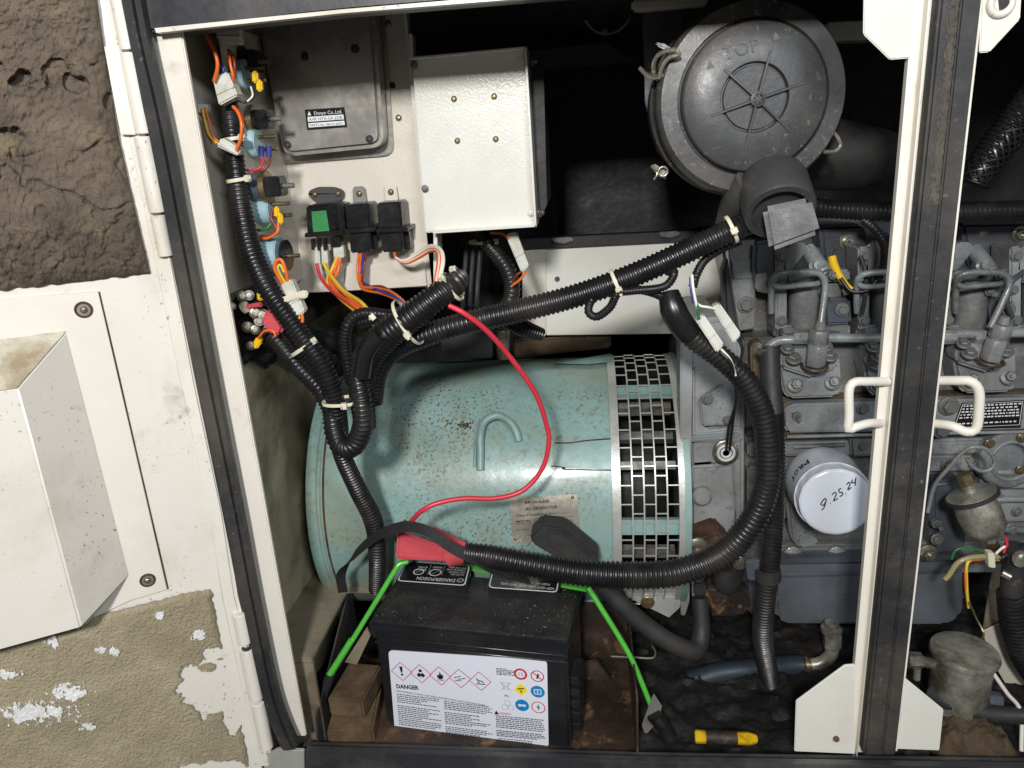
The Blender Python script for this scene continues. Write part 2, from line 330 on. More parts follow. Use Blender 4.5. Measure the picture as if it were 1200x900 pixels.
def tie(parent, c, d, r, w=.0048, head=None, m='nylon', sq=(1, 1), tail=True):
    """nylon cable tie round a bundle: centre, direction of the bundle, radius, head direction"""
    d = d.normalized(); h = (head or -cb * -1) ; h = (h - d * h.dot(d)).normalized(); s2 = d.cross(h); b = B(); n = 32
    R = []
    for i in range(n):
        a = 2 * PI * i / n; e = h * math.cos(a) * sq[0] + s2 * math.sin(a) * sq[1]
        R.append([b.bm.verts.new(c + e * (r + t) + d * k * w / 2) for t, k in ((0, -1), (.0014, -1), (.0014, 1), (0, 1))])
    for i in range(n):
        for j in range(4): b._f([R[i][j], R[i][(j + 1) % 4], R[(i + 1) % n][(j + 1) % 4], R[(i + 1) % n][j]])
    rot = Matrix((h, d, s2)).transposed()
    b.box(c + h * (r * sq[0] + .003), (.006, .0088, .0075), rot)
    if tail: b.box(c + h * (r * sq[0] + .006) + s2 * .003, (.010, .004, .0016), rot)
    return b.build('cable_tie', m, parent, bevel=.0005, seg=1)
def wire(parent, path, rpx, m, name='wire'):
    pts = T(path); return B().tube(pts, rpx * mpp(pts[0]), 8).build(name, m, parent, ang=60)
V = Vector
XA, YA, ZA = V((1, 0, 0)), V((0, 1, 0)), V((0, 0, 1))
def lin(y, tab):
    for (a, b), (c, d) in zip(tab, tab[1:]):
        if y <= c: return b + (d - b) * (y - a) / (c - a)
    return tab[-1][1]
# ================================================================ THE SETTING
fl = B().box((.2, 1.5, -.975), (3.2, 2.0, .05)); struct(fl.build('floor', 'debris'))
def crumb(u, v):
    p = V((-.48 + 1.3 * u, .93 + .55 * v, -.935))
    q = p * 28; return p + V((0, 0, .012 * noise.fractal(q, .8, 2, 4) + .004 * noise.noise(p * 90)))
d = B().grid(crumb, 150, 70).build('oily_debris', 'debris'); d['kind'] = 'stuff'
tag(d, 'black oily dirt and scraps covering the cabinet floor below the engine', 'debris'); THINGS.remove(d)

# ================================================================ ENCLOSURE
zc_ = at(285, 400, 1.0).z
en = thing('generator_enclosure', 'white painted steel cabinet frame with black rubber seals around the open machine bay', 'cabinet')
B().box((-.4725, .9035, -.36), (.035, .007, 1.02)).build('hinge_post', 'white_rusty', en, bevel=.0015)
B().slab([(120, -70), (140, 38), (181, 37), (400, 13), (640, -7), (1300, -50), (1300, -120)], .885, .05).build('top_rail', 'rail_black', en, bevel=.003)
B().slab([(181, 33), (400, 11), (640, -9), (640, -4), (400, 15.5), (183, 38.5)], .882, .012).build('rail_lip', 'white', en)
B().slab([(357, 880), (760, 893), (1240, 901), (1240, 990), (357, 990)], .880, .012).build('bottom_rail', 'rail_black', en, bevel=.0015)
B().prism([at(357, 868.5, .915), at(760, 881, .915), at(1240, 888, .915), at(1240, 888, .915) + V((0, -.032, 0)), at(760, 881, .915) + V((0, -.032, 0)), at(357, 868.5, .915) + V((0, -.032, 0))], V((0, 0, -.006))).build('rail_ledge', 'rail_black', en, bevel=.001)
pth = [(143, -60), (163, 50), (186, 150), (215, 300), (244, 450), (274, 600), (293, 700), (314, 800), (327, 842), (342, 876)]
B().ribbon([at(x, y, .878) for x, y in pth], [XA] * len(pth), .0275, .024).build('door_seal', 'seal', en, bevel=.007, seg=4)
# pillar
def edge_box(l0, l1, r0, r1, Y, dd): return B().slab([l0, r0, r1, l1], Y, dd)
edge_box((1080, -50), (995, 895), (1108, -50), (1013, 895), .893, .030).build('pillar', 'white_rusty', en, bevel=.012, seg=6)
edge_box((1107, -50), (1012, 886), (1157, -50), (1050, 886), .884, .030).build('pillar_seal', 'seal', en, bevel=.003, seg=2)
edge_box((1132, -50), (1034, 884), (1153, -50), (1049, 884), .880, .006).build('seal_lip', 'seal', en, bevel=.002)
edge_box((1155, -50), (1049, 880), (1158, -50), (1051.5, 880), .890, .02).build('pillar_edge', 'white', en)
B().slab([(1013, -30), (1012, 40), (1043, 70), (1067, 68), (1075, -30)], .9, .004).build('gusset_plate', 'white_box', en, bevel=.0012)
B().tube([at(1062, -20, .905), at(1060, 30, .905), at(1060, 64, .905)], .0045, 10).build('weld_bead', 'white', en)
B().slab([(1148, 62), (1160, 61), (1196, 22), (1199, -30), (1152, -30)], .9, .004).build('gusset_plate', 'white_box', en, bevel=.0012)
B().torus(at(1173, 4, .898), YA, .0105, .004, 28, 10).build('weld_nut', 'white', en)
B().cyl(at(1173, 4, .899), at(1173, 4, .904), .0075).build('bolt_hole', 'black', en)
B().slab([(933, 822), (990, 780), (1002, 779), (1002, 884), (931, 881)], .9, .004).build('gusset_plate', 'white_box', en, bevel=.0012)
B().slab([(1056, 791), (1106, 832), (1101, 880), (1048, 878)], .9, .004).build('gusset_plate', 'white_box', en, bevel=.0012)
B().cyl(at(980, 866, .897), at(980, 866, .902), .0045, n=12).build('weld_spot', 'rust', en)
hl = [(1040, 447, .900), (1016, 447, .886), (1001, 448, .880), (995, 457, .878), (995, 487, .878), (994, 503, .878), (1003, 500, .880), (1018, 496, .886), (1032, 496, .900)]
B().tube(T(hl), .0055, 14).build('catch_handle', 'white_rusty', en)
hr = [(1096, 446, .905), (1122, 446, .888), (1138, 447, .880), (1147, 458, .878), (1147, 480, .878), (1144, 502, .878), (1132, 506, .880), (1115, 499, .886), (1092, 496, .905)]
B().tube(T(hr), .0058, 14).build('catch_handle', 'white_rusty', en)
def dustf(u, v):
    y = -20 + 260 * v; xl = lin(y, [(-20, 1112), (240, 1084)]); return at(xl + 20 * u, y, .8833)
B().grid(dustf, 50, 520, lambda u, v: .42 - abs(u - .5) * 1.0 + .55 * noise.fractal(V((u * 7, v * 40, 2)), .5, 2, 5) > .12).build('seal_dust', 'seal_dust', en, flip=False, stuff=True)
# walls of the cabinet
zc = at(285, 400, 1.0).z
zc = at(285, 342, 1.0).z
B().box((-.4985, 1.36, (.17 + zc) / 2), (.003, .84, .17 - zc)).build('side_wall', 'panel_grey', en)
def fw(u, v):
    y = .88 + .9 * u; z = zc + .05 + (-1.0 - zc) * v; return V((-.530 + .006 * noise.fractal(V((0, y, z)) * 14, .8, 2, 4), y, z))
B().grid(fw, 90, 70).build('foam_lining', 'foam_wall', en)
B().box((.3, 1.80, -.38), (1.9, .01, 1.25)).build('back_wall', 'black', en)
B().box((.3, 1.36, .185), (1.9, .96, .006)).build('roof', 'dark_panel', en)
B().box((1.15, 1.36, -.38), (.006, .9, 1.25)).build('side_wall', 'black', en)  # unseen right side, added only to keep stray light out of the bay
B().slab([(618, 60), (709, 49), (745, 71), (640, 80)], 1.45, .05).build('roof_brace', 'dark_grey', en, bevel=.002)
B().slab([(970, 26), (1060, 22), (1060, 45), (968, 48)], 1.35, .05).build('roof_brace', 'panel_grey', en, bevel=.002)
B().slab([(1150, 20), (1240, 15), (1240, 33), (1150, 38)], 1.35, .05).build('roof_brace', 'dark_panel', en, bevel=.002)
# bed plate left of the generator, step in front of it, battery tray
zb = -.758
B().prism([V((-.54, .945, zb)), V((-.446, .945, zb)), V((-.446, 1.135, zb)), V((-.10, 1.135, zb)), V((-.10, 1.75, zb)), V((-.54, 1.75, zb))], V((0, 0, -.01))).build('bed_plate', 'bed_plate', en, bevel=.002)
B().box((-.493, .95, (zb - .95) / 2 - .006), (.094, .006, .95 + zb - .012)).build('bed_skirt', 'bed_plate', en)

# ================================================================ DOOR
dr = thing('enclosure_door', 'open white cabinet door with cracked foam lining, vent hood and hinge at the left', 'door')
DE = [(-60, 112), (0, 125), (150, 150), (300, 182), (450, 213), (600, 246), (700, 261), (800, 283), (895, 306), (960, 320)]
B().prism([dp(-110, -60), *[dp(x, y) for y, x in DE], dp(-110, 960)], -DN * .012).build('door_sheet', 'white', dr, bevel=.001)
B().slab([(107, -60), (119, 0), (143, 150), (175, 300), (206, 450), (238, 600), (254, 700), (279, 800), (301, 900), (318, 900), (303, 800), (277, 700), (262, 600), (230, 450), (202, 300), (172, 150), (145, 0), (134, -60)], .872, .014).build('door_rim', 'white', dr, bevel=.004, seg=3)
for x0, y0, x1, y1, r, m in ((133, -30, 150, 59, 9.5, 'white'), (151, 62, 168, 157, 10, 'white_rusty'), (168, 160, 184, 249, 10.5, 'white'), (185, 252, 196, 300, 8.5, 'white'),
                            (289, 760, 302, 818, 8.5, 'white'), (302, 822, 311, 875, 8, 'white'), (281, 718, 288, 752, 8.5, 'white')):
    a, b_ = at(x0, y0, .872), at(x1, y1, .872); b_ = V((a.x, a.y, b_.z)); B().cyl(a, b_, r * mpp(a), n=24).build('hinge_barrel', m, dr, bevel=.0008, seg=1)
a = at(283, 756, .868); B().cyl(at(289, 759.5, .872) , at(289, 758.9, .872), .0072, n=20).build('barrel_hole', 'dark_grey', dr)
B().prism([dp(122, 54, .004), dp(140, 62, .004), dp(160, 158, .004), dp(142, 158, .004), dp(138, 140, .004)], DN * .004).build('hinge_leaf', 'white_rusty', dr, bevel=.001)
# dark foam, cracked and pitted
def fedge(y): return lin(y, [(-60, 108), (0, 114), (67, 124), (160, 139), (230, 155), (320, 176)])
PITS = [(24, 92, 13, .016), (88, 98, 17, .013), (66, 88, 20, .008), (6, 166, 22, .014), (16, 180, 10, .008), (128, 118, 8, .012), (-4, 78, 8, .006)]
def crack(q):
    w = q + noise.noise_vector(q * 2.3) * .28 + noise.noise_vector(q * 9) * .05
    ds, _ = noise.voronoi(w); return ds[1] - ds[0]
def fdark(u, v):
    py = -60 + 404 * v; xr = fedge(min(py, 322)); px = -90 + (xr + 90) * u
    yb = 340 - (px / 178) * 20 + 3 * noise.noise(V((px * .08, 0, 0)))
    if py > yb: py = yb
    q = V((px, py, 0)); h = .017 + .0042 * noise.fractal(q * .014, .7, 2, 6) + .0018 * noise.fractal(q * .11, .6, 2, 4) + .0007 * noise.noise(q * .6)
    if py > 250: h += min(1, (py - 250) / 40) * (.0045 * noise.fractal(q * .09, .8, 2, 5) - .002)
    if py < 34: h += .004 * min(1, (34 - py) / 16)
    wx = 7 * noise.noise(q * .05 + V((9, 0, 0))); wy = 7 * noise.noise(q * .05 + V((0, 7, 4)))
    for cx, cy, r, dd in PITS:
        k = math.hypot(px - cx + wx, (py - cy + wy) * 1.1) / r
        if k < 1: h -= dd * min(1, (1 - k + .25 * noise.noise(q * .12)) * 4) if k < .95 else 0
    c = crack(V((px * .0085, py * .012, 2.2))); cw = .05 + .07 * noise.noise(V((px * .03, py * .03, 4)))
    if c < cw and py > 34: h -= .0050 * (1 - c / cw) ** .7 * max(0, min(1, 1.6 * noise.noise(V((px * .011, py * .011, 7))) + .55))
    s = abs((px - 103) * .62 + (py - 177) * .78); t = (px - 103) * .78 - (py - 177) * .62     # knife gash
    if s < 3 and abs(t) < 26: h -= .004 * (1 - s / 3) * (1 - abs(t) / 26) ** .5
    e = min(1, (1 - u) * 12, max(.0, (yb - py) / 14)); return dp(px, py, .002 + max(.001, h) * (.15 + .85 * e ** .5))
B().grid(fdark, 260, 330).build('insulation_foam', 'foam_dark', dr, ang=80)
# light foam, partly torn away
TOP = [(-90, 770), (0, 757), (92, 738), (112, 722), (150, 712), (190, 702), (222, 694), (246, 690), (300, 690)]
def xr2(y): return lin(y, [(690, 247), (735, 255), (800, 268), (850, 282), (885, 290), (960, 300)])
def flight(u, v):
    px0 = -90 + 380 * u; yt = lin(px0, TOP) + 3 * noise.noise(V((px0 * .12, 3, 0))); py = yt + (950 - yt) * v
    xr = xr2(py) + 3 * noise.noise(V((0, py * .15, 0))); px = min(px0, xr)
    q = V((px, py, 5)); h = .0075 + .0022 * noise.fractal(q * .02, .8, 2, 4) + .0010 * noise.noise(q * .35) + .0012 * noise.noise(q * .8)
    e = min(1, (py - yt) / 7, max(0, xr - px) / 6); return dp(px, py, .0015 + max(.001, h) * (.1 + .9 * max(0, e) ** .5))
def torn(u, v):
    px = -90 + 380 * u; yt = lin(px, TOP); py = yt + (950 - yt) * v; q = V((px, py, 1)) * .045
    n = noise.fractal(q, .7, 2, 4)
    k = max(1 - math.hypot((px - 247) / 42, (py - 805) / 36), 1 - math.hypot((px - 247) / 14, (py - 766) / 9) , 1 - math.hypot((px - 270) / 14, (py - 830) / 34), 1 - math.hypot((px - 223) / 16, (py - 793) / 16), 1 - math.hypot((px - 260) / 60, (py - 905) / 14))
    k -= max(0, .9 - math.hypot((px - 242) / 13, (py - 783) / 8)) * 1.2 - .02
    return not (k + .33 * n > .12)
B().grid(flight, 300, 190, torn).build('insulation_foam', 'foam_light', dr, ang=80)
def resid(u, v):
    px, py = -90 + 380 * u, 690 + 260 * v; q = V((px, py, 5)); h = .0075 + .0022 * noise.fractal(q * .02, .8, 2, 4) + .0010 * noise.noise(q * .35)
    return dp(px, py, .0036 + max(.001, h))
def rkeep(u, v):
    px, py = -90 + 380 * u, 690 + 260 * v
    k = max(1 - math.hypot((px - cx) / sx, (py - cy) / sy) for cx, cy, sx, sy in ((42, 836, 56, 17), (82, 812, 26, 12), (10, 790, 20, 8), (62, 753, 10, 8), (233, 744, 13, 8), (105, 852, 13, 7), (187, 720, 10, 6), (135, 763, 7, 6), (118, 762, 8, 5)))
    q = V((px, py, 3)); return k + .55 * noise.fractal(q * .16, .6, 2, 4) - .25 * abs(noise.noise(q * .5)) > .30
B().grid(resid, 420, 290, rkeep).build('foam_residue', 'foam_residue', dr, ang=80, stuff=True)
# vent hood
A0, A1 = dp(78, 388, .003), dp(152, 674, .003); F0, F1 = dp(20, 455, .055), dp(95, 736, .055)
L = -DU * .28
hb = B(); hb.hexa([A0 + L, A0, F0, F0 + L, A1 + L, A1, F1, F1 + L]); hb.build('vent_hood', 'white', dr, bevel=.002, seg=2)
def ledge(u, v):
    a = (A0 + L * (1 - u)) * (1 - v) + (F0 + L * (1 - u)) * v; nn = (F0 - A0).cross(L).normalized(); nn = nn if nn.z > 0 else -nn
    return a + nn * (.0006 + .0022 * max(0, noise.fractal(a * 60, .8, 2, 4)) * (1 - v) ** .6)
B().grid(ledge, 90, 30).build('hood_ledge_dirt', 'dirty_crumbs', dr, ang=80, flip=False)
B().prism([dp(-110, 358, .0006), dp(115, 341, .0006), dp(196, 690, .0006), dp(152, 703, .0006), dp(112, 722, .0006), dp(70, 700, .0006), dp(40, 420, .0006), dp(-110, 420, .0006)], DN * .0028).build('hood_flange', 'white_rusty', dr, bevel=.0006, seg=1)
B().tube([dp(116, 342, .001), dp(138, 436, .001), dp(168, 566, .001), dp(197, 690, .001)], .0009, 6).build('flange_joint', 'rust', dr)
for x, y in ((98, 363), (173, 680)):
    p = dp(x, y, .004); B().torus(p, DN, .0085, .0016, 28, 8).build('screw_recess', 'rust', dr); B().cyl(p, p + DN * .0006, .0085).build('recess_disc', 'aluminium', dr); bolt(dr, p + DN * .001, .0042, DN, 'screw', 'bolt_steel', 'screw')

# ================================================================ GENERATOR
ge = thing('ac_generator', 'pale teal alternator barrel with rust specks and perforated silver grille band', 'generator')
x0 = gp(358, 560).x; x1 = gp(719, 560).x; x2 = gp(803, 560).x
O = V((0, GY, GZ))
def GX(x): return V((x, GY, GZ))
prof = [(.05, -.004), (GR - .03, -.004), (GR + .001, 0), (GR + .001, .018), (GR - .004, .020), (GR - .004, .024), (GR, .026), (GR, x1 - x0)]
B().lathe(GX(x0), XA, prof, 128).build('barrel', 'teal', ge, bevel=.0012, seg=1, ang=30)
B().lathe(GX(x0 + .030), XA, [(GR + .0004, 0), (GR + .0012, .001), (GR + .0012, .003), (GR + .0004, .004)], 128, False).build('rim_groove', 'rust', ge)
# grille
gb = B(); nrow = 5; gx0, gx1 = gp(727, 560).x, gp(795, 560).x; Rg = GR + .004
def arc(b, xa, xb, ta, tb, R, th, n):
    rr = []
    for i in range(n + 1):
        t = ta + (tb - ta) * i / n; rr.append([b.bm.verts.new(gc(x, t, r)) for x, r in ((xa, R), (xb, R), (xb, R - th), (xa, R - th))])
    for p, q in zip(rr, rr[1:]):
        for j in range(4): b._f([p[j], p[(j + 1) % 4], q[(j + 1) % 4], q[j]])
    b._f(rr[0][::-1]); b._f(rr[-1])
ta, tb = -1.05, 1.75
arc(B(), 0, 1, 0, 1, 1, .1, 2)
e = B(); arc(e, x1 - .003, gx0, ta, tb, Rg + .001, .003, 80); e.build('grille_edge', 'galv', ge)
e = B(); arc(e, gx1, x2, ta, tb, Rg + .001, .003, 80); e.build('grille_edge', 'galv', ge)
cw = (gx1 - gx0) / nrow; pitch = .130
for i in range(1, nrow): arc(gb, gx0 + cw * i - .0012, gx0 + cw * i + .0012, ta, tb, Rg, .0015, 90)
for i in range(nrow):
    t = ta + (pitch / 2 if i % 2 else 0)
    while t < tb: arc(gb, gx0 + cw * i, gx0 + cw * (i + 1), t, t + .0085, Rg, .0015, 1); t += pitch
gb.build('perforated_grille', 'galv', ge)
e = B(); arc(e, x2 - .001, x2 + .009, ta, tb, Rg + .003, .004, 80); e.build('clamp_band', 'teal_clean', ge)
B().lathe(GX(x1 - .01), XA, [(.12, 0), (.135, .02), (.135, .08), (.12, .11)], 48).build('rotor_fan', 'black', ge)
for k in range(9):
    t = -.85 + k * .27; w_ = .030 if k != 4 else .05
    if abs(t - .23) < .14: continue
    bb = B(); xa, xb = x1, x2 - .012; arc(bb, xa, xb, t, t + .062 + .03 * random.random(), GR - .022 - .02 * random.random(), .02, 5); bb.build('coil_bar', 'winding' if k % 3 else 'bolt_grey', ge)
bb = B(); arc(bb, x1 - .002, x2 - .002, .02, .135, GR - .003, .012, 6); bb.build('casing_web', 'teal_clean', ge)
bb = B(); arc(bb, x1 - .002, x2 - .002, 1.10, 1.2, GR - .003, .012, 6); bb.build('casing_web', 'teal_clean', ge)
bb = B(); arc(bb, x1 - .002, x2 - .002, -.95, -.72, GR - .003, .012, 6); bb.build('casing_web', 'winding', ge)
# strap weld, seams
def onc(pl, off): return [gp(x, y, off) for x, y in pl]
def patch(x0_, y0_, x1_, y1_, off, th, nu, nv, m, nm, par=ge, corners=None):
    b = B(); c = corners or [(x0_, y0_), (x1_, y0_), (x1_, y1_), (x0_, y1_)]
    def P(u, v, o):
        x = (c[0][0] * (1 - u) + c[1][0] * u) * (1 - v) + (c[3][0] * (1 - u) + c[2][0] * u) * v
        y = (c[0][1] * (1 - u) + c[1][1] * u) * (1 - v) + (c[3][1] * (1 - u) + c[2][1] * u) * v
        return gp(x, y, o)
    b.grid(lambda u, v: P(u, v, off), nu, nv)
    ed = [(u / nu, 0) for u in range(nu)] + [(1, v / nv) for v in range(nv)] + [(1 - u / nu, 1) for u in range(nu)] + [(0, 1 - v / nv) for v in range(nv)]
    for i in range(len(ed)):
        p, q = ed[i], ed[(i + 1) % len(ed)]; b.quad(P(*p, off), P(*q, off), P(*q, off - th), P(*p, off - th))
    bmesh.ops.remove_doubles(b.bm, verts=b.bm.verts, dist=1e-5)
    return b.build(nm, m, par, ang=50)
patch(648, 518, 717, 548, .003, .003, 4, 8, 'teal_clean', 'welded_strap', corners=[(650, 520), (717, 515), (717, 550), (648, 547)])
for pl, r in (([(650, 519), (668, 519), (690, 516), (716, 514)], .0013), ([(646, 546), (662, 548), (662, 550), (716, 551)], .0010)):
    B().tube(onc(pl, .003), r, 6).build('rusty_seam', 'rust', ge)
patch(664, 426, 716, 414, .006, .006, 4, 5, 'teal_clean', 'lifted_flap', corners=[(650, 426), (716, 414), (716, 424), (690, 427)])
hk = [gp(563, 551, .004), gp(563, 530, .008), gp(563, 510, .013), gp(568, 494, .015), gp(583, 487, .017), gp(597, 494, .015), gp(605, 506, .010), gp(608, 517, .004)]
B().tube(hk, .0068, 14).build('lifting_hook', 'teal_clean', ge)
B().tube(onc([(556, 547), (557, 530), (558, 514)], .001), .003, 8).build('weld_bead', 'teal_clean', ge)
rr = B(); rnd = random.Random(8)
for i in range(34):
    x, y = rnd.gauss(545, 5), rnd.gauss(498, 4); rr.ball(gp(x, y, .0004), rnd.uniform(.0009, .0026), (1, .5, 1), 6)
rr.build('rust_scab', 'rust', ge, stuff=True)
# nameplate
npl = patch(0, 0, 0, 0, .0022, .0012, 6, 8, 'plate_metal', 'nameplate', corners=[(597, 584), (676, 579), (681, 633), (601, 637)])
o = gp(600, 610, .0045); nx = (gp(676, 579, .002) - gp(597, 584, .002)).normalized(); ny = (gp(597, 584, .002) - gp(601, 637, .002)).normalized()
k = .00118; o = gp(599, 612, .0042)
def NP(px, py): return gp(px, py, .0026)
tx = B()
for s, x, y, h, w in (('BRUSHLESS', 615, 590.5, 3.4, 35), ('AC GENERATOR', 616, 598, 3.6, 46), ('Class F Insulation System', 605, 605.5, 2.7, 66), ('MODEL  C DB-0501E 1', 605, 612.5, 2.7, 62)):
    p = NP(x, y); tx.text(s, p, nx, ny, h * k * 1.15, wmax=w * k, bold=.025)
for x0_, y0_, x1_, y1_ in ((627, 607.5, 672, 604.5), (605, 614, 672, 610), (640, 618, 674, 616), (605, 621, 620, 620), (618, 627, 622, 627)):
    a, b_ = NP(x0_, y0_), NP(x1_, y1_); tx.quad(a, b_, b_ - ny * .0006, a - ny * .0006)
tx.build('engraving', 'ink_black', npl, flip=False)
for x, y in ((671, 583), (604, 632)): bolt(npl, NP(x, y), .0026, (0, -1, .1), 'screw', 'brass', 'rivet')
# feet / lower plates
B().slab([(660, 690), (702, 688), (704, 744), (697, 754), (660, 755)], 1.19, .02).build('mounting_foot', 'teal_clean', ge, bevel=.003)
B().slab([(728, 688), (800, 684), (797, 712), (784, 724), (735, 700)], 1.17, .004).build('lower_cover', 'galv', ge, bevel=.001)
pbolt(ge, 759, 706, 1.166, 5.5, kind='hex', m='brass')

# ================================================================ ENGINE
eg = thing('diesel_engine', 'grey four cylinder diesel engine block with fuel injector pipes behind the centre pillar', 'engine')
def sl(name, pl, Y, d, m='engine', bevel=.002, par=eg, seg=2): return B().slab(pl, Y, d).build(name, m, par, bevel=bevel, seg=seg)
# housing next to the generator
sl('flywheel_flange', [(797, 388), (806, 386), (812, 400), (808, 705), (803, 722), (798, 722)], 1.17, .05, 'housing_grey')
sl('flywheel_housing', [(806, 375), (850, 372), (868, 395), (873, 470), (872, 640), (866, 700), (812, 708), (808, 560)], 1.215, .30, 'housing_grey', .008, seg=3)
sl('housing_rib', [(812, 432), (826, 430), (828, 505), (870, 500), (870, 518), (812, 520)], 1.205, .02, 'housing_grey', .004)
sl('housing_rib', [(808, 512), (868, 508), (868, 514), (808, 519)], 1.198, .02, 'engine', .003)
sl('housing_step', [(808, 545), (862, 541), (866, 600), (864, 640), (808, 645)], 1.207, .02, 'housing_grey', .008, seg=3)
sl('pointer_bracket', [(820, 470), (848, 452), (858, 470), (860, 498), (823, 500)], 1.190, .02, 'engine', .003)
pbolt(eg, 829, 468, 1.19, 5); pbolt(eg, 852, 492, 1.19, 4)
a = at(822, 580, 1.205); B().lathe(a, (0, -1, 0), [(.018, -.02), (.0175, .008), (.012, .014), (0.004, .015)], 28).build('boss', 'housing_grey', eg)
sl('mount_lug', [(808, 636), (842, 624), (858, 640), (858, 664), (812, 672)], 1.15, .06, 'rust', .004)
pbolt(eg, 817, 643, 1.14, 9, kind='flange', m='bolt_steel'); pbolt(eg, 867, 660, 1.12, 6, kind='hex', m='bolt_steel')
sl('mount_arm', [(826, 690), (874, 688), (882, 703), (880, 718), (866, 725), (830, 724)], 1.14, .05, 'tray_rust', .008, seg=3)
B().cyl(at(867, 710, 1.139), at(867, 710, 1.146), .004, n=12).build('bolt_hole', 'black', eg)
B().lathe(at(852, 672, 1.15), (0, .1, -1), [(.024, -.02), (.026, 0), (.026, .02), (.02, .03)], 24).build('rubber_mount', 'rubber', eg)
# sensor
c = at(850, 529, 1.196)
sn = B().lathe(c, (0, -1, 0), [(.022, 0), (.022, .005), (.020, .006)], 28).build('level_sensor', 'bolt_steel', eg)
B().torus(c + V((0, -.007, 0)), YA, .0135, .0026, 28, 8).build('ring', 'connector', sn); B().torus(c + V((0, -.007, 0)), YA, .0075, .002, 24, 8).build('ring', 'filter_paint', sn)
B().cyl(c, c + V((0, -.006, 0)), .010).build('sensor_face', 'nylon', sn)
# block
sl('cylinder_block', [(870, 505), (1260, 500), (1260, 672), (870, 672)], 1.245, .40, 'engine_cast', .004)
sl('cylinder_head', [(846, 292), (1260, 285), (1260, 400), (868, 402)], 1.295, .35, 'engine_cast', .004)
sl('head_shelf', [(870, 396), (1260, 388), (1260, 512), (872, 512)], 1.245, .30, 'engine_cast', .004)
sl('gasket_strip', [(875, 505), (1260, 498), (1260, 504), (875, 511)], 1.222, .02, 'oily', .001)
B().slab([(914, 466), (1260, 458), (1260, 470), (914, 474)], 1.225, .03).build('head_ledge', 'oily', eg, bevel=.003)
# rocker cover strip, dark with cap screws
sl('rocker_cover', [(905, 257), (1260, 252), (1260, 296), (905, 300)], 1.34, .3, 'engine_dark', .008, seg=3)
sl('cover_box', [(960, 265), (1012, 263), (1017, 275), (1015, 330), (968, 332)], 1.285, .06, 'engine_dark', .006, seg=3)
sl('cover_box', [(1126, 262), (1215, 260), (1215, 330), (1140, 332)], 1.285, .06, 'engine_dark', .006, seg=3)
pbolt(eg, 993, 284, 1.283, 6, kind='socket', m='bolt_steel'); pbolt(eg, 1195, 274, 1.283, 6, kind='socket', m='bolt_steel')
sl('head_plate', [(853, 284), (886, 281), (886, 303), (884, 385), (866, 388), (858, 360)], 1.245, .03, 'engine', .002)
sl('head_plate', [(857, 304), (887, 303), (888, 326), (860, 327)], 1.240, .01, 'engine', .001)
pbolt(eg, 874, 357, 1.243, 7)
sl('side_strip', [(846, 318), (853, 300), (868, 390), (866, 440), (852, 420)], 1.23, .03, 'rubber', .006, seg=3)
sl('bracket_casting', [(884, 284), (911, 280), (912, 330), (902, 344), (886, 340), (882, 312)], 1.225, .05, 'engine_dark', .006, seg=3)
sl('bracket_casting', [(886, 320), (900, 318), (902, 345), (886, 341)], 1.222, .04, 'engine', .003)
# injection side: repeated barrels and ribs per cylinder
for x0_ in (905, 1002, 1100, 1180):
    w = 1.0
    sl('pump_rib', [(x0_ + 4, 290), (x0_ + 18, 288), (x0_ + 17, 386), (x0_ + 4, 388)], 1.215, .06, 'engine', .003)
    a, b_ = at(x0_ + 38, 322, 1.24), at(x0_ + 36, 384, 1.24); B().cyl(b_, a, .024, n=28).build('pump_barrel', 'engine_cast', eg, bevel=.003)
    a, b_ = at(x0_ + 68, 330, 1.25), at(x0_ + 66, 384, 1.25); B().cyl(b_, a, .020, n=28).build('pump_barrel', 'engine_cast', eg, bevel=.003)
    sl('pump_foot', [(x0_ + 2, 382), (x0_ + 92, 380), (x0_ + 92, 395), (x0_ + 2, 397)], 1.225, .05, 'engine_cast', .004)
    sl('pump_top', [(x0_ + 16, 318), (x0_ + 92, 316), (x0_ + 92, 330), (x0_ + 16, 332)], 1.222, .05, 'engine_cast', .004)
    a, b_ = at(x0_ + 40, 291, 1.235), at(x0_ + 60, 318, 1.205); B().cyl(a, b_, .0125, n=24).build('lever_boss', 'engine', eg, bevel=.002)
    B().torus(b_, b_ - a, .0085, .0035, 20, 8).build('lever_ring', 'engine', eg)
    sl('lever_arm', [(x0_ + 14, 296), (x0_ + 24, 284), (x0_ + 38, 284), (x0_ + 42, 292), (x0_ + 22, 318), (x0_ + 12, 318)], 1.215, .02, 'engine', .002)
    sl('lock_arm', [(x0_ + 60, 356), (x0_ + 66, 350), (x0_ + 92, 350), (x0_ + 94, 380), (x0_ + 62, 382)], 1.215, .03, 'engine_dark', .005, seg=3)
    pbolt(eg, x0_ + 82, 363, 1.212, 5.5, m='bolt_grey')
# injector pipes
def pipe(path, r, m='engine', nm='injector_pipe'): pts = T(path); return B().tube(pts, r * mpp(pts[0]), 12).build(nm, m, eg)
for dx, Yo in ((0, 0), (216, 0), (100, 0)):
    ex = 17 if dx == 216 else 0
    pipe([(904 + dx, 366, 1.205), (904 + dx, 340, 1.19), (906 + dx, 326, 1.175), (918 + dx, 320, 1.17), (948 + dx, 319, 1.17), (962 + dx, 322, 1.17), (967 + dx, 333, 1.17), (965 + dx - ex * .4, 355, 1.165), (961 + dx - ex, 384, 1.155)], 3.6)
    pipe([(910 + dx, 326, 1.182), (905 + dx, 331, 1.18), (914 + dx, 336, 1.18), (940 + dx, 334, 1.185), (958 + dx, 332, 1.19), (964 + dx, 326, 1.20), (960 + dx, 318, 1.23)], 3.2)
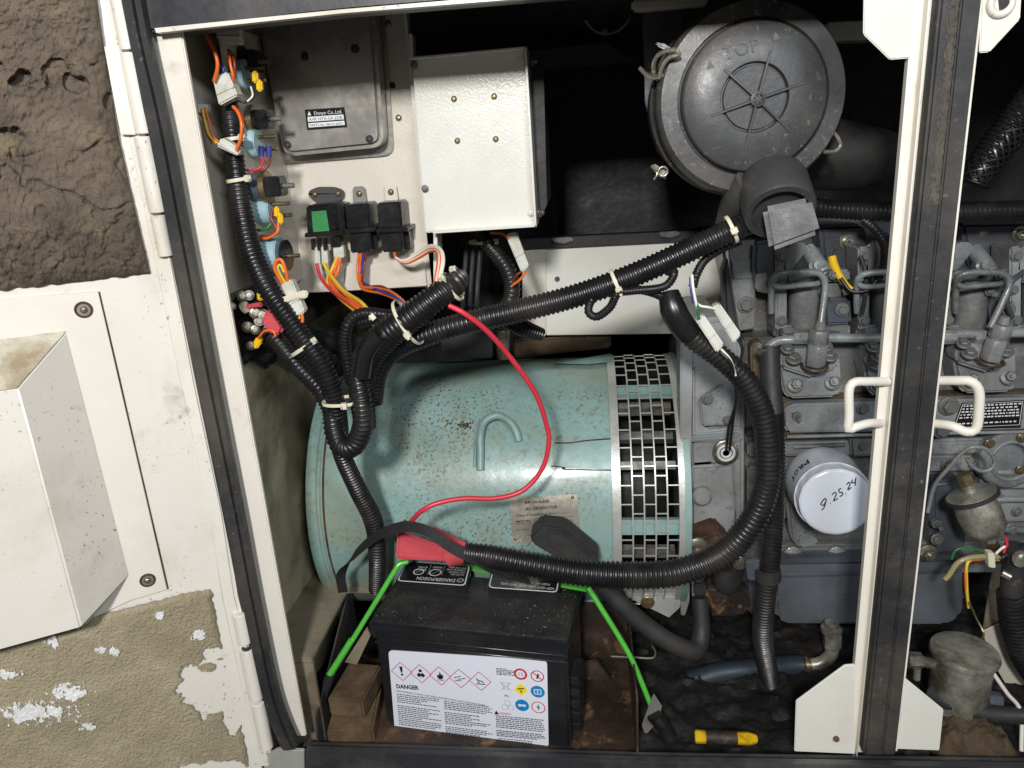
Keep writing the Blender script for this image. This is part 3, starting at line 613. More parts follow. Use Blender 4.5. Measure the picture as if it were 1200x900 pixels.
# small castings, plugs, clips and pipes between the pump barrels and on the crankcase
for x0_ in (905, 1002, 1100, 1180):
    sl('pump_window', [(x0_ + 20, 302), (x0_ + 30, 300), (x0_ + 30, 314), (x0_ + 20, 315)], 1.235, .02, 'engine_dark', .003)
    pipe([(x0_ + 10, 386, 1.21), (x0_ + 12, 392, 1.20), (x0_ + 26, 393, 1.198), (x0_ + 60, 389, 1.20), (x0_ + 78, 391, 1.205)], 2.4, 'engine_dark', 'leak_off_pipe')
    for x, y, r in ((12, 300, 4.5), (11, 376, 4.5), (60, 341, 4), (72, 322, 4), (88, 340, 4), (50, 388, 4.5)): pbolt(eg, x0_ + x, y, 1.213, r)
    B().lathe(at(x0_ + 50, 312, 1.215), (0, -1, .3), [(.011, -.01), (.011, .006), (.007, .008), (.006, .014)], 18).build('plug', 'engine', eg)
for x, y, r in ((888, 528, 5), (905, 568, 4.5), (1010, 522, 5), (1062, 545, 5), (1075, 592, 6), (1060, 560, 4), (1142, 545, 4.5), (1170, 585, 5), (1185, 620, 5), (1192, 600, 4), (1110, 545, 4.5)): pbolt(eg, x, y, 1.218, r)
for a_, b_, w_ in (((1048, 575), (1092, 570), 4), ((1140, 572), (1200, 560), 3), ((1142, 618), (1210, 622), 5), ((880, 606), (915, 604), 4), ((930, 524), (990, 521), 3)):
    B().tube(T([(*a_, 1.222), ((a_[0] + b_[0]) / 2, (a_[1] + b_[1]) / 2, 1.218), (*b_, 1.222)]), w_ * .0013, 10).build('cast_rib', 'engine_cast', eg)
for y0_ in (556, 572, 588): B().tube(T([(1148, y0_, 1.218), (1180, y0_ - 3, 1.214), (1240, y0_ - 2, 1.216)]), .0055, 10).build('cast_rib', 'engine', eg)
pipe([(1200, 318, 1.2), (1186, 330, 1.19), (1180, 352, 1.19), (1186, 372, 1.20)], 3.0, 'engine_dark', 'leak_off_pipe')
pipe([(1008, 300, 1.2), (1014, 318, 1.19), (1014, 345, 1.19), (1010, 368, 1.2)], 2.6, 'rubber', 'leak_off_pipe')
# return rail
pipe([(900, 408, 1.19), (910, 400, 1.19), (930, 398, 1.185), (960, 396, 1.19), (1040, 396, 1.19), (1110, 392, 1.19), (1180, 390, 1.185), (1240, 389, 1.19)], 5.5, 'engine', 'return_rail')
for x in (938, 1110, 1150): a = at(x, 396, 1.185); B().cyl(a - XA * .012, a + XA * .012, .0105, n=6).build('rail_union', 'engine', eg, bevel=.001)
# injector holders
def injector(dx, tilt, dy=0):
    a = at(955 + dx, 427 + dy, 1.165); t = at(962 + dx + tilt, 378 + dy, 1.155); ax = (t - a); Lh = ax.length; ax.normalize()
    h = B(); h.cyl(a, a + ax * Lh * .5, .0165, n=6, ph=.3); h.cyl(a + ax * Lh * .47, a + ax * Lh * .55, .0135, n=20); h.cyl(a + ax * Lh * .53, a + ax * Lh * .85, .0158, n=6, ph=.8); h.cyl(a + ax * Lh * .85, a + ax * Lh * 1.02, .009, .0065, n=16)
    h.build('injector_holder', 'engine', eg, bevel=.0012, seg=1)
    f = sl('injector_flange', [(911 + dx, 424 + dy), (918 + dx, 410 + dy), (978 + dx, 408 + dy), (985 + dx, 424 + dy), (987 + dx, 458 + dy), (980 + dx, 466 + dy), (926 + dx, 468 + dy), (917 + dx, 460 + dy)], 1.195, .05, 'engine', .005, seg=3)
    sl('injector_flange_top', [(914 + dx, 418 + dy), (918 + dx, 410 + dy), (978 + dx, 408 + dy), (984 + dx, 424 + dy), (982 + dx, 432 + dy), (970 + dx, 436 + dy), (954 + dx, 444 + dy), (934 + dx, 438 + dy), (916 + dx, 432 + dy)], 1.175, .04, 'engine', .005, seg=3)
    B().torus(a + V((0, .002, -.003)), ax, .019, .0028, 24, 8).build('joint_ring', 'oily', eg)
    up = (0, -.55, 1)
    for x, y, r in ((930, 420, 6.5), (972, 417, 6.5), (923, 409, 5.5), (968, 406, 5.5)): pbolt(eg, x + dx, y + dy, 1.165, r, nrm=up)
    for x, y, r in ((932, 451, 6), (976, 448, 6)): pbolt(eg, x + dx, y + dy, 1.193, r, nrm=(0, -1, .5), kind='flange')
injector(0, 0); injector(100, 2, -2); injector(206, 10, -6)
sl('end_bracket', [(880, 404), (893, 400), (905, 470), (918, 500), (890, 500), (880, 440)], 1.215, .03, 'oily', .003)
# side cover plate with data label
cp = sl('side_cover', [(918, 482), (928, 474), (1260, 465), (1260, 503), (924, 508), (918, 500)], 1.20, .025, 'engine', .004, seg=3)
B().tube(T([(922, 512, 1.205), (1040, 509, 1.205), (1260, 505, 1.205)]), .003, 8).build('cover_edge', 'engine', eg)
pbolt(eg, 933, 487, 1.198, 5.5, kind='stud'); pbolt(eg, 1011, 479, 1.198, 5); pbolt(eg, 1112, 476, 1.198, 8); pbolt(eg, 1103, 504, 1.195, 7)
lb = B().slab([(1127, 472.5), (1200, 469), (1196, 501), (1116, 503)], 1.1985, .001).build('data_label', 'label_black', eg)
t = B(); lr = random.Random(3)
def LP(u, v): return at(1127 - 11 * v + 73 * u + 4 * u * v * 1.8, 472.5 - 3.5 * u + 30 * v, 1.1978)
for r_ in range(7):
    u = .05
    while u < .93:
        w = lr.uniform(.015, .055)
        if r_ not in (5,): t.quad(LP(u, .10 + r_ * .115), LP(u + w, .10 + r_ * .115), LP(u + w, .10 + r_ * .115 + .05), LP(u, .10 + r_ * .115 + .05))
        u += w + lr.uniform(.012, .03)
for a_, b_, c_, d_ in ((.02, .04, .98, .04), (.02, .95, .98, .95)): t.quad(LP(a_, b_), LP(c_, d_), LP(c_, d_ + .014), LP(a_, b_ + .014))
for u in (.02, .975): t.quad(LP(u, .04), LP(u + .008, .04), LP(u + .008, .96), LP(u, .96))
t.build('label_print', 'ink_white', lb, flip=False)
# crankcase features
sl('crankcase_pad', [(876, 520), (1260, 512), (1260, 532), (876, 536)], 1.222, .03, 'engine', .004)
sl('crankcase_pad', [(996, 512), (1040, 511), (1040, 534), (998, 536)], 1.215, .03, 'engine_cast', .004)
sl('crankcase_pad', [(876, 548), (920, 546), (924, 600), (912, 632), (876, 634)], 1.222, .03, 'engine_cast', .005)
sl('crankcase_pad', [(1050, 536), (1160, 534), (1150, 552), (1050, 554)], 1.222, .03, 'engine', .004)
sl('crankcase_pad', [(1150, 560), (1260, 556), (1260, 610), (1160, 614)], 1.222, .03, 'engine', .006)
sl('crankcase_rail', [(905, 640), (1260, 634), (1260, 660), (905, 662)], 1.222, .03, 'engine_cast', .004)
for x in (928, 979, 1080): a = at(x, 649, 1.223); B().lathe(a, (0, -1, .1), [(.020, -.01), (.017, .008), (.008, .013), (.003, .013)], 24).build('boss', 'engine_cast', eg)
sl('filter_seat', [(922, 590), (940, 575), (960, 640), (938, 644), (926, 630)], 1.205, .04, 'engine', .005)
# round port at the far right
c = at(1182, 538, 1.21); B().lathe(c, (.05, -1, .1), [(.050, -.02), (.050, .004), (.046, .008), (.030, .008), (.028, -.004)], 40, True).build('port_cover', 'engine_cast', eg, bevel=.001)
B().torus(c + V((0, -.007, 0)), (.05, -1, .1), .033, .0035, 36, 8).build('port_ring', 'engine', eg)
for x, y in ((1198, 513), (1197, 551), (1160, 520)): pbolt(eg, x, y, 1.20, 4, m='brass')
# oil pan
sl('pan_flange', [(905, 655), (1132, 651), (1132, 657), (905, 661)], 1.195, .05, 'engine_dark', .001)
sl('pan_flange', [(905, 663), (1132, 659), (1132, 668), (905, 672)], 1.20, .05, 'pan', .0015)
sl('oil_pan', [(905, 672), (1131, 666), (1131, 715), (1126, 728), (1112, 735), (925, 734), (911, 728), (906, 715)], 1.205, .3, 'pan', .010, seg=4)
sl('pan_rib', [(905, 700), (1131, 698), (1131, 704), (905, 706)], 1.2035, .02, 'pan', .004, seg=3)
sl('pan_end', [(872, 668), (906, 664), (906, 720), (890, 730), (872, 712)], 1.215, .2, 'engine_dark', .008, seg=3)
# small cable bracket low right
sl('starter_body', [(1090, 566), (1132, 562), (1138, 600), (1132, 648), (1092, 652)], 1.205, .04, 'engine_dark', .008, seg=3)
pbolt(eg, 1096, 612, 1.19, 6, kind='stud'); pbolt(eg, 1087, 648, 1.19, 7, kind='flange', m='bolt_steel'); pbolt(eg, 1098, 632, 1.19, 5, kind='hex')
for x, y in ((885, 560), (893, 595), (882, 615)): pbolt(eg, x, y, 1.22, 5)
YO = [0]
def TT(path): return [at(x, y, Y + YO[0]) for x, y, Y in path]
def wire(parent, path, rpx, m, name='wire'):
    pts = TT(path); return B().tube(pts, rpx * mpp(pts[0]), 8).build(name, m, parent, ang=60)
# ================================================================ CONTROL PANEL
YP = 1.16
cpn = thing('control_panel', 'beige white sheet metal panel carrying the regulator, relays and junction cover', 'panel')
B().slab([(262, -40), (472, -40), (474, 20), (506, 336), (430, 340), (268, 347)], YP, .004).build('panel_sheet', 'panel_grey', cpn, bevel=.001)
B().slab([(405, 312), (497, 306), (500, 335), (404, 341)], YP - .008, .004).build('panel_tab', 'panel_grey', cpn, bevel=.001)
B().slab([(472, 10), (475.5, 10), (502, 272), (498, 272)], YP - .018, .018).build('panel_lip', 'white_box', cpn)
for x, y in ((467, 138), (455, 28), (462, 240)): bolt(cpn, at(x, y, YP - .002), .0045, kind='screw', m='bolt_steel', name='screw')
for x, y in ((475, 243), (460, 100)): B().cyl(at(x, y, YP - .0012), at(x, y, YP + .002), .0045, n=16).build('bolt_hole', 'black', cpn)
B().slab([(256, 345), (262, 338), (420, 330), (420, 342), (300, 420), (262, 420)], 1.30, .05).build('panel_support', 'dark_panel', cpn, bevel=.002)
# regulator
av = thing('voltage_regulator', 'dull aluminium voltage regulator box with rounded corners and black data label', 'regulator')
def rrect(pl, r, n=6):
    out = []; m = len(pl)
    for i in range(m):
        p, a, b = V(pl[i]), V(pl[i - 1]), V(pl[(i + 1) % m]); u = (a - p).normalized() * r; w = (b - p).normalized() * r
        for k in range(n + 1):
            t = k / n; q = (p + u) * (1 - t)**2 + p * 2 * t * (1 - t) + (p + w) * t * t; out.append((q.x, q.y))
    return out
B().slab(rrect([(285, -14), (448, -18), (462, 182), (326, 193)], 14), YP - .006, .006).build('base_flange', 'aluminium', av, bevel=.001)
B().slab(rrect([(294, -10), (436, -14), (449, 172), (331, 184)], 16), YP - .045, .04).build('cover', 'aluminium', av, bevel=.007, seg=5)
for x, y in ((433, 163), (337, 170), (416, 57), (357, 66)):
    p = at(x, y, YP - .0455); B().cyl(p + V((0, .0004, 0)), p + V((0, -.0004, 0)), .0058, n=20).build('screw_hole', 'black', av); bolt(av, p, .0035, kind='screw', m='dark_grey', name='screw')
lc = [at(x, y, YP - .0457) for x, y in ((357, 128.5), (403.5, 125.5), (407, 149), (360, 152.5))]
lb = B().prism(lc, V((0, .0006, 0))).build('data_label', 'label_black', av)
lx = (lc[1] - lc[0]).normalized(); ly = (lc[0] - lc[3]).normalized(); ly = (ly - lx * ly.dot(lx)).normalized(); lw = (lc[1] - lc[0]).length; lh = (lc[0] - lc[3]).length
def LB(u, v): return lc[0] * (1 - u) * (1 - v) + lc[1] * u * (1 - v) + lc[2] * u * v + lc[3] * (1 - u) * v + V((0, -.0004, 0))
t = B(); t.text('Denyo Co.,Ltd.', LB(.22, .29), lx, ly, lh * .17, wmax=lw * .7)
a, b_, c_ = LB(.06, .29), LB(.15, .29), LB(.105, .08); t._f([t.bm.verts.new(q) for q in (a, b_, c_)])
for v0, v1 in ((.36, .60), (.67, .88)): t.quad(LB(.05, v0), LB(.95, v0), LB(.95, v1), LB(.05, v1))
t.build('label_print', 'ink_white', lb, flip=False)
t = B(); t.text('AVR NTA-5A-2DB', LB(.08, .56) + V((0, -.0004, 0)), lx, ly, lh * .15, wmax=lw * .84); t.text('PARTS No. 06010-20071', LB(.08, .84) + V((0, -.0004, 0)), lx, ly, lh * .12, wmax=lw * .84)
t.build('label_text', 'ink_black', lb, flip=False)
# junction cover
jc = thing('junction_cover', 'plain white folded steel junction cover with four small screws, right of the relays', 'junction box')
q = [(482, 66), (614, 56), (626, 263), (499, 273)]
B().slab(q, 1.115, .004).build('cover_plate', 'white_box', jc, bevel=.0015)
def strip(b, p, q_, w, Y, dd, sgn=1):
    a, c = V(p), V(q_); d = (c - a).normalized(); n_ = V((-d.y, d.x)) * w * sgn; b.slab([tuple(a), tuple(c), tuple(c + n_), tuple(a + n_)], Y, dd)
b = B(); strip(b, (480, 67), (617, 54), 3, 1.098, .060); strip(b, (617, 54), (629, 266), 3, 1.098, .060); strip(b, (629, 266), (507, 274), 3, 1.098, .060)
b.build('cover_rim', 'white_box', jc, bevel=.0006, seg=1)
B().slab([(479, 40), (483, 40), (485, 68), (481, 68)], 1.12, .02).build('rim_tab', 'white_box', jc)
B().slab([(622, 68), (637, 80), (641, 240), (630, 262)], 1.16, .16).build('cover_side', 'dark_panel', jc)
B().slab([(508, 272), (512, 272), (514, 330), (508, 330)], 1.12, .04).build('lower_flange', 'white_box', jc)
for x, y in ((532, 116), (579, 113), (536, 165), (581, 163)): bolt(jc, at(x, y, 1.1145), .0042, kind='screw', m='brass', name='screw')
for x, y in ((485, 76), (498, 221)): bolt(jc, at(x, y, 1.112), .0034, kind='flange', m='bolt_grey')
for x, y in ((625, 72), (633, 249)): bolt(jc, at(x, y, 1.135), .0042, (1, -.4, 0), kind='flange', m='bolt_steel')
for x, y in ((612, 70), (622, 250)): bolt(jc, at(x, y, 1.113), .0030, kind='flange', m='white_box', name='rivet')
# relays
def relay(name, label, quad, split, br, brm, grn=None):
    r = thing(name, label, 'relay', 'relays screwed to the panel in a row')
    (xa, ya), (xb, yb), (xc, yc), (xd, yd) = quad
    def u(a, b, t): return (a[0] + (b[0] - a[0]) * t, a[1] + (b[1] - a[1]) * t)
    m1, m2 = u(quad[0], quad[3], split), u(quad[1], quad[2], split)
    B().slab([quad[0], quad[1], m2, m1], YP - .055, .05).build('relay_case', 'plastic_black', r, bevel=.0025, seg=3)
    B().slab([(m1[0] - 3, m1[1] - 1), (m2[0] + 6, m2[1] - 1), (m2[0] + 6, m2[1] + 4), (m1[0] - 3, m1[1] + 4)], YP - .056, .055).build('relay_collar', 'plastic_black', r, bevel=.001)
    B().slab([(m1[0] + 2, m1[1] + 4), (m2[0] - 1, m2[1] + 4), (quad[2][0] - 1, quad[2][1]), (quad[3][0] + 2, quad[3][1])], YP - .050, .045).build('relay_socket', 'plastic_black', r, bevel=.002)
    B().slab([(m2[0] + 1, m2[1] + 4), (m2[0] + 7, m2[1] + 4), (quad[2][0] + 7, quad[2][1] - 3), (quad[2][0] + 1, quad[2][1] - 1)], YP - .03, .03).build('socket_clip', 'plastic_black', r, bevel=.001)
    B().slab(rrect(br, 4, 4), YP - .010, .003).build('relay_bracket', brm, r, bevel=.0006, seg=1)
    return r
r1 = relay('relay', 'square black relay with a green top label, left of the three on the panel', [(358, 241), (392, 238), (397, 274), (360, 278)], .9, [(361, 224), (372, 219), (392, 219), (403, 223), (403, 231), (393, 239), (374, 240), (362, 231)], 'dark_grey')
for x, y in ((369, 228), (396, 227)): bolt(r1, at(x, y, YP - .011), .0042, kind='screw', m='brass', name='screw')
B().slab([(365, 248), (382, 246.5), (386, 270.5), (367, 272)], YP - .0562, .002).build('green_label', 'label_green', r1)
B().slab([(392, 238), (402, 240), (404, 274), (397, 275)], YP - .050, .045).build('relay_side', 'plastic_black', r1, bevel=.002)
for x in (366, 373, 380): B().slab([(x - 2, 280), (x + 1, 280), (x + 2, 293), (x - 1, 293)], YP - .045, .01).build('terminal_leg', 'plastic_black', r1)
B().slab([(387, 278), (398, 277), (399, 289), (388, 290)], YP - .045, .02).build('socket_leg', 'plastic_black', r1, bevel=.001)
for x0_, y0_, x1_, y1_ in ((368, 290, 374, 310), (376, 289, 383, 309), (390, 288, 402, 302)): B().slab([(x0_, y0_), (x1_, y0_), (x1_ + 1, y1_), (x0_ + 1, y1_)], YP - .04, .012).build('plug', 'connector', r1, bevel=.0012)
r2 = relay('relay', 'plain black relay with a dull top face, between the green labelled and the glossy relay', [(404, 240), (432, 238), (436, 294), (409, 297)], .52, [(413, 219), (427, 218), (430, 240), (414, 240)], 'aluminium')
bolt(r2, at(421, 227, YP - .011), .0046, kind='screw', m='brass', name='screw')
r3 = relay('relay', 'glossy black relay beside the junction cover, last of the row', [(441, 238), (469, 236), (474, 294), (446, 296)], .54, [(450, 217), (464, 216), (467, 238), (452, 238)], 'panel_grey')
bolt(r3, at(458, 225, YP - .011), .0046, kind='screw', m='brass', name='screw')

B().prism([V((-.455, 1.0, at(300, 36, 1.08).z)), V((-.455, YP, at(300, 36, 1.08).z)), V((-.455, YP, at(330, 338, 1.08).z)), V((-.455, 1.0, at(330, 338, 1.08).z))], V((-.003, 0, 0))).build('instrument_plate', 'panel_grey', cpn)
# ---------------------------------------------------------------- instruments on the side wall
def gauge(label, px, py, Y, r, ln, m='gauge_blue', disc=True, cat='gauge', name='panel_gauge', wires=()):
    g = thing(name, label, cat); c = at(px, py, Y); xw = -.456
    B().cyl(V((xw, c.y, c.z)), V((c.x, c.y, c.z)), r, n=32).build('gauge_body', m, g, bevel=.0015)
    if disc:
        B().cyl(V((c.x + .004, c.y - .001, c.z + .001)), V((c.x + .009, c.y - .001, c.z + .001)), r * .78, n=28).build('back_disc', 'plastic_black', g, bevel=.001)
    for dz in ((0,) if disc else (-.008, .008)): B().cyl(c + V((0, -.002, dz)), c + V((.026, -.002, dz)), .0028, n=10).build('terminal_stud', 'brass', g)
    return g
gauge('pale blue round gauge back with thin black disc, lowest of the instruments', 331, 300, 1.02, .028, .05)
gauge('pale blue gauge back half hidden by the conduit, under the brass lamp holder', 320, 246, 1.03, .019, .05, disc=False)
gauge('pale blue gauge back with two blue crimped red leads', 304, 168, 1.04, .019, .05, disc=False)
gauge('pale blue gauge back in the shade with a yellow crimp at the top', 290, 88, 1.04, .020, .05, disc=False)
def lamp(label, px, py, Y, r, m2, name='key_switch', cat='switch'):
    g = thing(name, label, cat); c = at(px, py, Y); xw = -.456
    B().cyl(V((xw, c.y, c.z)), V((c.x - .022, c.y, c.z)), r, n=28).build('switch_body', m2, g, bevel=.0015)
    B().cyl(V((c.x - .022, c.y, c.z)), V((c.x - .014, c.y, c.z)), r * 1.15, n=28).build('retaining_ring', 'brass', g, bevel=.001)
    B().box((c.x - .004, c.y, c.z), (.022, r * 1.5, r * 1.4)).build('switch_block', 'plastic_black', g, bevel=.002)
    B().cyl(V((c.x + .006, c.y - .002, c.z)), V((c.x + .022, c.y - .002, c.z)), .0035, n=12).build('terminal_stud', 'bolt_grey', g)
    return g
lamp('dark round switch body with brass ring beside the main conduit', 327, 218, 1.02, .019, 'engine_dark')
lamp('black round switch body in the shade above the blue gauge', 312, 140, 1.05, .018, 'plastic_black')
lamp('dark switch with small steel terminals high in the shaded corner', 298, 72, 1.06, .020, 'plastic_black')
# connectors and loose leads hung on the wall side
def conn(label, pl, Y, d=.016, name='wire_connector', m='connector', group=None):
    Y += YO[0]
    g = thing(name, label, 'connector', group); B().slab(pl, Y, d).build('connector_body', m, g, bevel=.002)
    a, b_, c_, e_ = [V(p) for p in pl]; m0 = (a * .45 + e_ * .55); m1 = (b_ * .45 + c_ * .55)
    dd = (c_ - b_).normalized() * 3; B().slab([tuple(m0), tuple(m1), tuple(m1 + dd), tuple(m0 + dd)], Y - .0015, .01).build('latch_ridge', m, g, bevel=.0006, seg=1); return g
YO[0] = -.02
g = conn('large square off-white plug, topmost and tilted, in the dark corner', [(248, 30), (278, 30), (281, 52), (258, 50)], 1.0)
wire(g, [(232, 33, .985), (240, 38, .98), (252, 62, .975), (255, 78, .975), (251, 95, .98)], 2.3, 'wire_orange'); wire(g, [(280, 32, 1.0), (290, 28, 1.0), (298, 20, 1.0)], 2.0, 'wire_brown')
g = conn('square off-white plug with small hole and orange leads, tilted beside blue gauge', [(248, 90), (266, 84), (278, 112), (256, 124)], .985, .02)
wire(g, [(269, 62, .99), (270, 75, .985), (273, 88, .985), (274, 95, .99)], 1.8, 'wire_orange'); wire(g, [(273, 64, .99), (275, 76, .985), (275, 92, .988)], 1.8, 'wire_brown'); wire(g, [(256, 70, .99), (262, 82, .988), (262, 88, .99)], 2.2, 'wire_blue')
wire(g, [(291, 104, 1.0), (298, 110, .995), (293, 118, .995), (285, 120, .99), (277, 117, .99)], 1.4, 'wire_black'); wire(g, [(294, 102, 1.0), (296, 112, .99), (290, 119, .99)], 1.2, 'wire_white')
for x, y in ((298, 90), (303, 100)):
    B().slab([(x - 4, y - 7), (x + 3, y - 7), (x + 4, y + 7), (x - 3, y + 7)], 1.01, .008).build('crimp_sleeve', 'yellow_boot', g, bevel=.002)
g = conn('slim translucent two-way plug lying across the conduit with orange and yellow leads', [(259, 161), (282, 175), (278, 183), (252, 171)], .975)
wire(g, [(237, 126, .98), (240, 140, .978), (245, 158, .975), (254, 168, .975)], 1.6, 'wire_yellow'); wire(g, [(240, 126, .98), (246, 145, .978), (250, 160, .976), (256, 166, .975)], 1.5, 'wire_orange'); wire(g, [(236, 128, .98), (240, 150, .978), (248, 168, .978)], 1.3, 'wire_brown')
wire(g, [(273, 125, .98), (279, 132, .975), (283, 145, .97), (282, 162, .97), (277, 176, .972)], 2.0, 'wire_orange'); wire(g, [(276, 125, .98), (284, 136, .975), (285, 150, .97), (281, 172, .972)], 1.4, 'wire_brown')
B().slab([(231, 122), (243, 122), (243, 132), (232, 132)], .985, .01).build('wire_clip', 'connector', g, bevel=.001)
YO[0] = 0
g = conn('white inline connector strapped on the conduit above the red boot with a bent orange lead', [(328, 333), (341, 327), (357, 366), (346, 373)], .955)
wire(g, [(331, 332, .958), (322, 315, .955), (324, 306, .955), (330, 305, .955), (335, 318, .955), (337, 329, .958)], 2.2, 'wire_orange'); wire(g, [(334, 331, .957), (326, 316, .953), (328, 310, .953), (333, 319, .953)], 1.4, 'wire_yellow')
wire(g, [(354, 368, .957), (354, 378, .955), (346, 381, .953), (338, 377, .953), (328, 365, .955), (322, 359, .96)], 2.0, 'wire_orange'); wire(g, [(351, 371, .956), (350, 376, .953), (344, 377, .95), (334, 370, .951), (325, 360, .958)], 1.2, 'wire_yellow')
B().slab([(323, 351), (356, 340), (361, 343), (359, 350), (350, 350), (326, 358)], .950, .006).build('cable_tie', 'nylon', g, bevel=.0015)
g = conn('white plug hanging below the junction cover with red leads', [(592, 275), (605, 272), (620, 312), (611, 320)], 1.15)
wire(g, [(575, 273, 1.16), (588, 274, 1.155), (597, 280, 1.15)], 1.4, 'wire_orange'); wire(g, [(616, 318, 1.15), (610, 327, 1.15), (601, 334, 1.155)], 1.6, 'wire_orange'); wire(g, [(611, 318, 1.15), (604, 324, 1.15), (600, 332, 1.155)], 1.3, 'wire_brown')
cg = 'white plugs hanging by the housing conduit'
YO[0] = -.035
g = conn('upper right of the two white plugs beside the conduit over the flywheel housing', [(834, 360), (844, 356), (869, 392), (860, 403)], 1.0, group=cg)
wire(g, [(812, 350, 1.0), (820, 358, .995), (830, 360, .995), (838, 362, 1.0)], 1.6, 'wire_white'); wire(g, [(865, 397, 1.0), (870, 410, 1.0), (866, 432, 1.01), (862, 470, 1.06), (858, 500, 1.12), (855, 527, 1.185)], 2.0, 'wire_black')
g = conn('lower left of the two white plugs, slightly yellowed, over the flywheel housing', [(815, 375), (825, 369), (849, 404), (840, 414)], .99, group=cg)
wire(g, [(811, 322, .995), (812, 335, .99), (815, 352, .988), (820, 372, .99)], 1.8, 'wire_white'); wire(g, [(814, 350, .99), (818, 362, .988), (819, 374, .99)], 2.0, 'wire_green'); wire(g, [(809, 325, .995), (810, 340, .99), (813, 355, .99)], 1.5, 'wire_blue')
wire(g, [(845, 409, .99), (856, 422, .99), (862, 440, 1.0)], 1.6, 'wire_white'); wire(g, [(843, 411, .99), (858, 430, .99), (862, 470, 1.05), (854, 500, 1.12), (851, 527, 1.185)], 2.0, 'wire_black')
YO[0] = 0
# relay leads
wl = thing('relay_leads', 'bundle of red, yellow and orange leads running down from the green labelled relay', 'wires')
for p, c in (([(371, 309, 1.12), (376, 325, 1.11), (388, 340, 1.08), (410, 356, 1.03), (436, 374, .985)], 'red_wire'), ([(379, 308, 1.12), (386, 320, 1.11), (402, 340, 1.07), (425, 356, 1.01), (440, 378, .98)], 'wire_yellow'),
             ([(397, 302, 1.12), (392, 316, 1.115), (386, 328, 1.10), (396, 344, 1.07), (420, 362, 1.01), (438, 380, .98)], 'wire_orange'), ([(395, 302, 1.12), (389, 316, 1.115), (384, 331, 1.10), (399, 350, 1.07), (434, 378, .985)], 'wire_yellow'),
             ([(399, 302, 1.12), (396, 318, 1.115), (391, 330, 1.10), (405, 345, 1.06), (438, 372, .985)], 'wire_orange')): wire(wl, p, 2.1, c)
tie(wl, at(437, 371, .983), V((.7, 0, -1)), .006, .004)
wl = thing('relay_leads', 'orange and blue leads looping from the middle relay to the taped conduit', 'wires')
for p, c in (([(421, 296, 1.12), (419, 312, 1.12), (420, 328, 1.11), (425, 336, 1.09), (445, 338, 1.06), (462, 344, 1.02), (480, 360, .985)], 'wire_orange'), ([(426, 296, 1.12), (424, 314, 1.12), (425, 330, 1.11), (446, 341, 1.05), (463, 348, 1.01), (478, 360, .985)], 'wire_blue'),
             ([(423, 296, 1.12), (422, 320, 1.12), (424, 338, 1.09), (447, 344, 1.05), (466, 352, 1.01), (480, 364, .985)], 'wire_orange'), ([(429, 296, 1.12), (427, 310, 1.12), (426, 334, 1.10), (448, 336, 1.06), (470, 350, 1.01)], 'wire_brown')): wire(wl, p, 1.5, c)
wl = thing('relay_leads', 'white and orange leads arching from the glossy relay into the taped conduit', 'wires')
for k, c in ((0, 'wire_white'), (1.8, 'wire_white'), (3.6, 'wire_orange'), (5.0, 'wire_white'), (6.6, 'wire_orange')):
    wire(wl, [(462, 293, 1.12), (464, 302, 1.11), (475, 305 + k * .5, 1.10), (490, 296 + k, 1.09), (504, 288 + k, 1.07), (516 - k * .6, 292 + k * .5, 1.04), (520 - k, 305, 1.01), (516 - k * .8, 325, .99), (510 - k * .5, 343, .985)], 1.7, c)
# side-wall small leads by gauges
wl = thing('gauge_leads', 'red leads with dark blue crimps below the upper blue gauge', 'wires')
wire(wl, [(306, 180, 1.02), (308, 190, 1.015), (304, 197, 1.01), (294, 200, 1.01), (286, 198, 1.02)], 1.6, 'red_wire'); wire(wl, [(315, 180, 1.02), (316, 190, 1.015), (309, 199, 1.01), (297, 201, 1.01)], 1.6, 'wire_brown')
for x in (306, 315): B().cyl(at(x, 171, 1.02), at(x + .4, 184, 1.02), .0038, n=12).build('crimp_sleeve', 'wire_blue', wl)
wl = thing('gauge_leads', 'yellow crimped leads with green and orange wires above the lowest gauge', 'wires')
for x, y in ((323, 248), (327, 256)): B().slab([(x - 3, y - 6), (x + 3, y - 6), (x + 4, y + 7), (x - 2, y + 7)], .995, .008).build('crimp_sleeve', 'yellow_boot', wl, bevel=.002)
wire(wl, [(320, 244, .998), (318, 256, .996), (324, 268, .994), (318, 277, .994), (306, 277, 1.0)], 2.0, 'wire_brown'); wire(wl, [(326, 262, .996), (325, 272, .992), (314, 279, .993), (304, 279, 1.0)], 1.8, 'wire_orange'); wire(wl, [(318, 262, .998), (312, 268, .996), (302, 270, 1.0)], 2.0, 'wire_green')
# terminal block with red boot, left edge
tb = thing('starter_terminals', 'cluster of black and steel terminals with red boot and yellow crimps by the hinge post', 'terminals')
rnd = random.Random(5)
B().slab([(270, 348), (284, 340), (304, 342), (318, 362), (320, 395), (296, 410), (282, 405), (274, 380)], .985, .05).build('terminal_body', 'plastic_black', tb, bevel=.005, seg=3)
for x, y, r in ((284, 347, 5), (292, 346, 4.5), (300, 366, 6), (307, 369, 6), (290, 383, 5), (299, 386, 4.5), (294, 405, 4), (286, 358, 4.5), (304, 376, 5), (272, 359, 3.5)):
    bolt(tb, at(x, y, .972), r * .001, (.5, -1, .2), kind=rnd.choice(['hex', 'stud', 'flange']), m='bolt_steel')
    B().torus(at(x, y, .975), (.5, -1, .2), r * .0013, .0016, 18, 6).build('washer', 'bolt_grey', tb)
B().slab([(312, 362), (320, 364), (332, 384), (328, 393), (318, 394), (304, 378), (308, 370)], .955, .012).build('terminal_boot', 'red_rubber', tb, bevel=.004, seg=3)
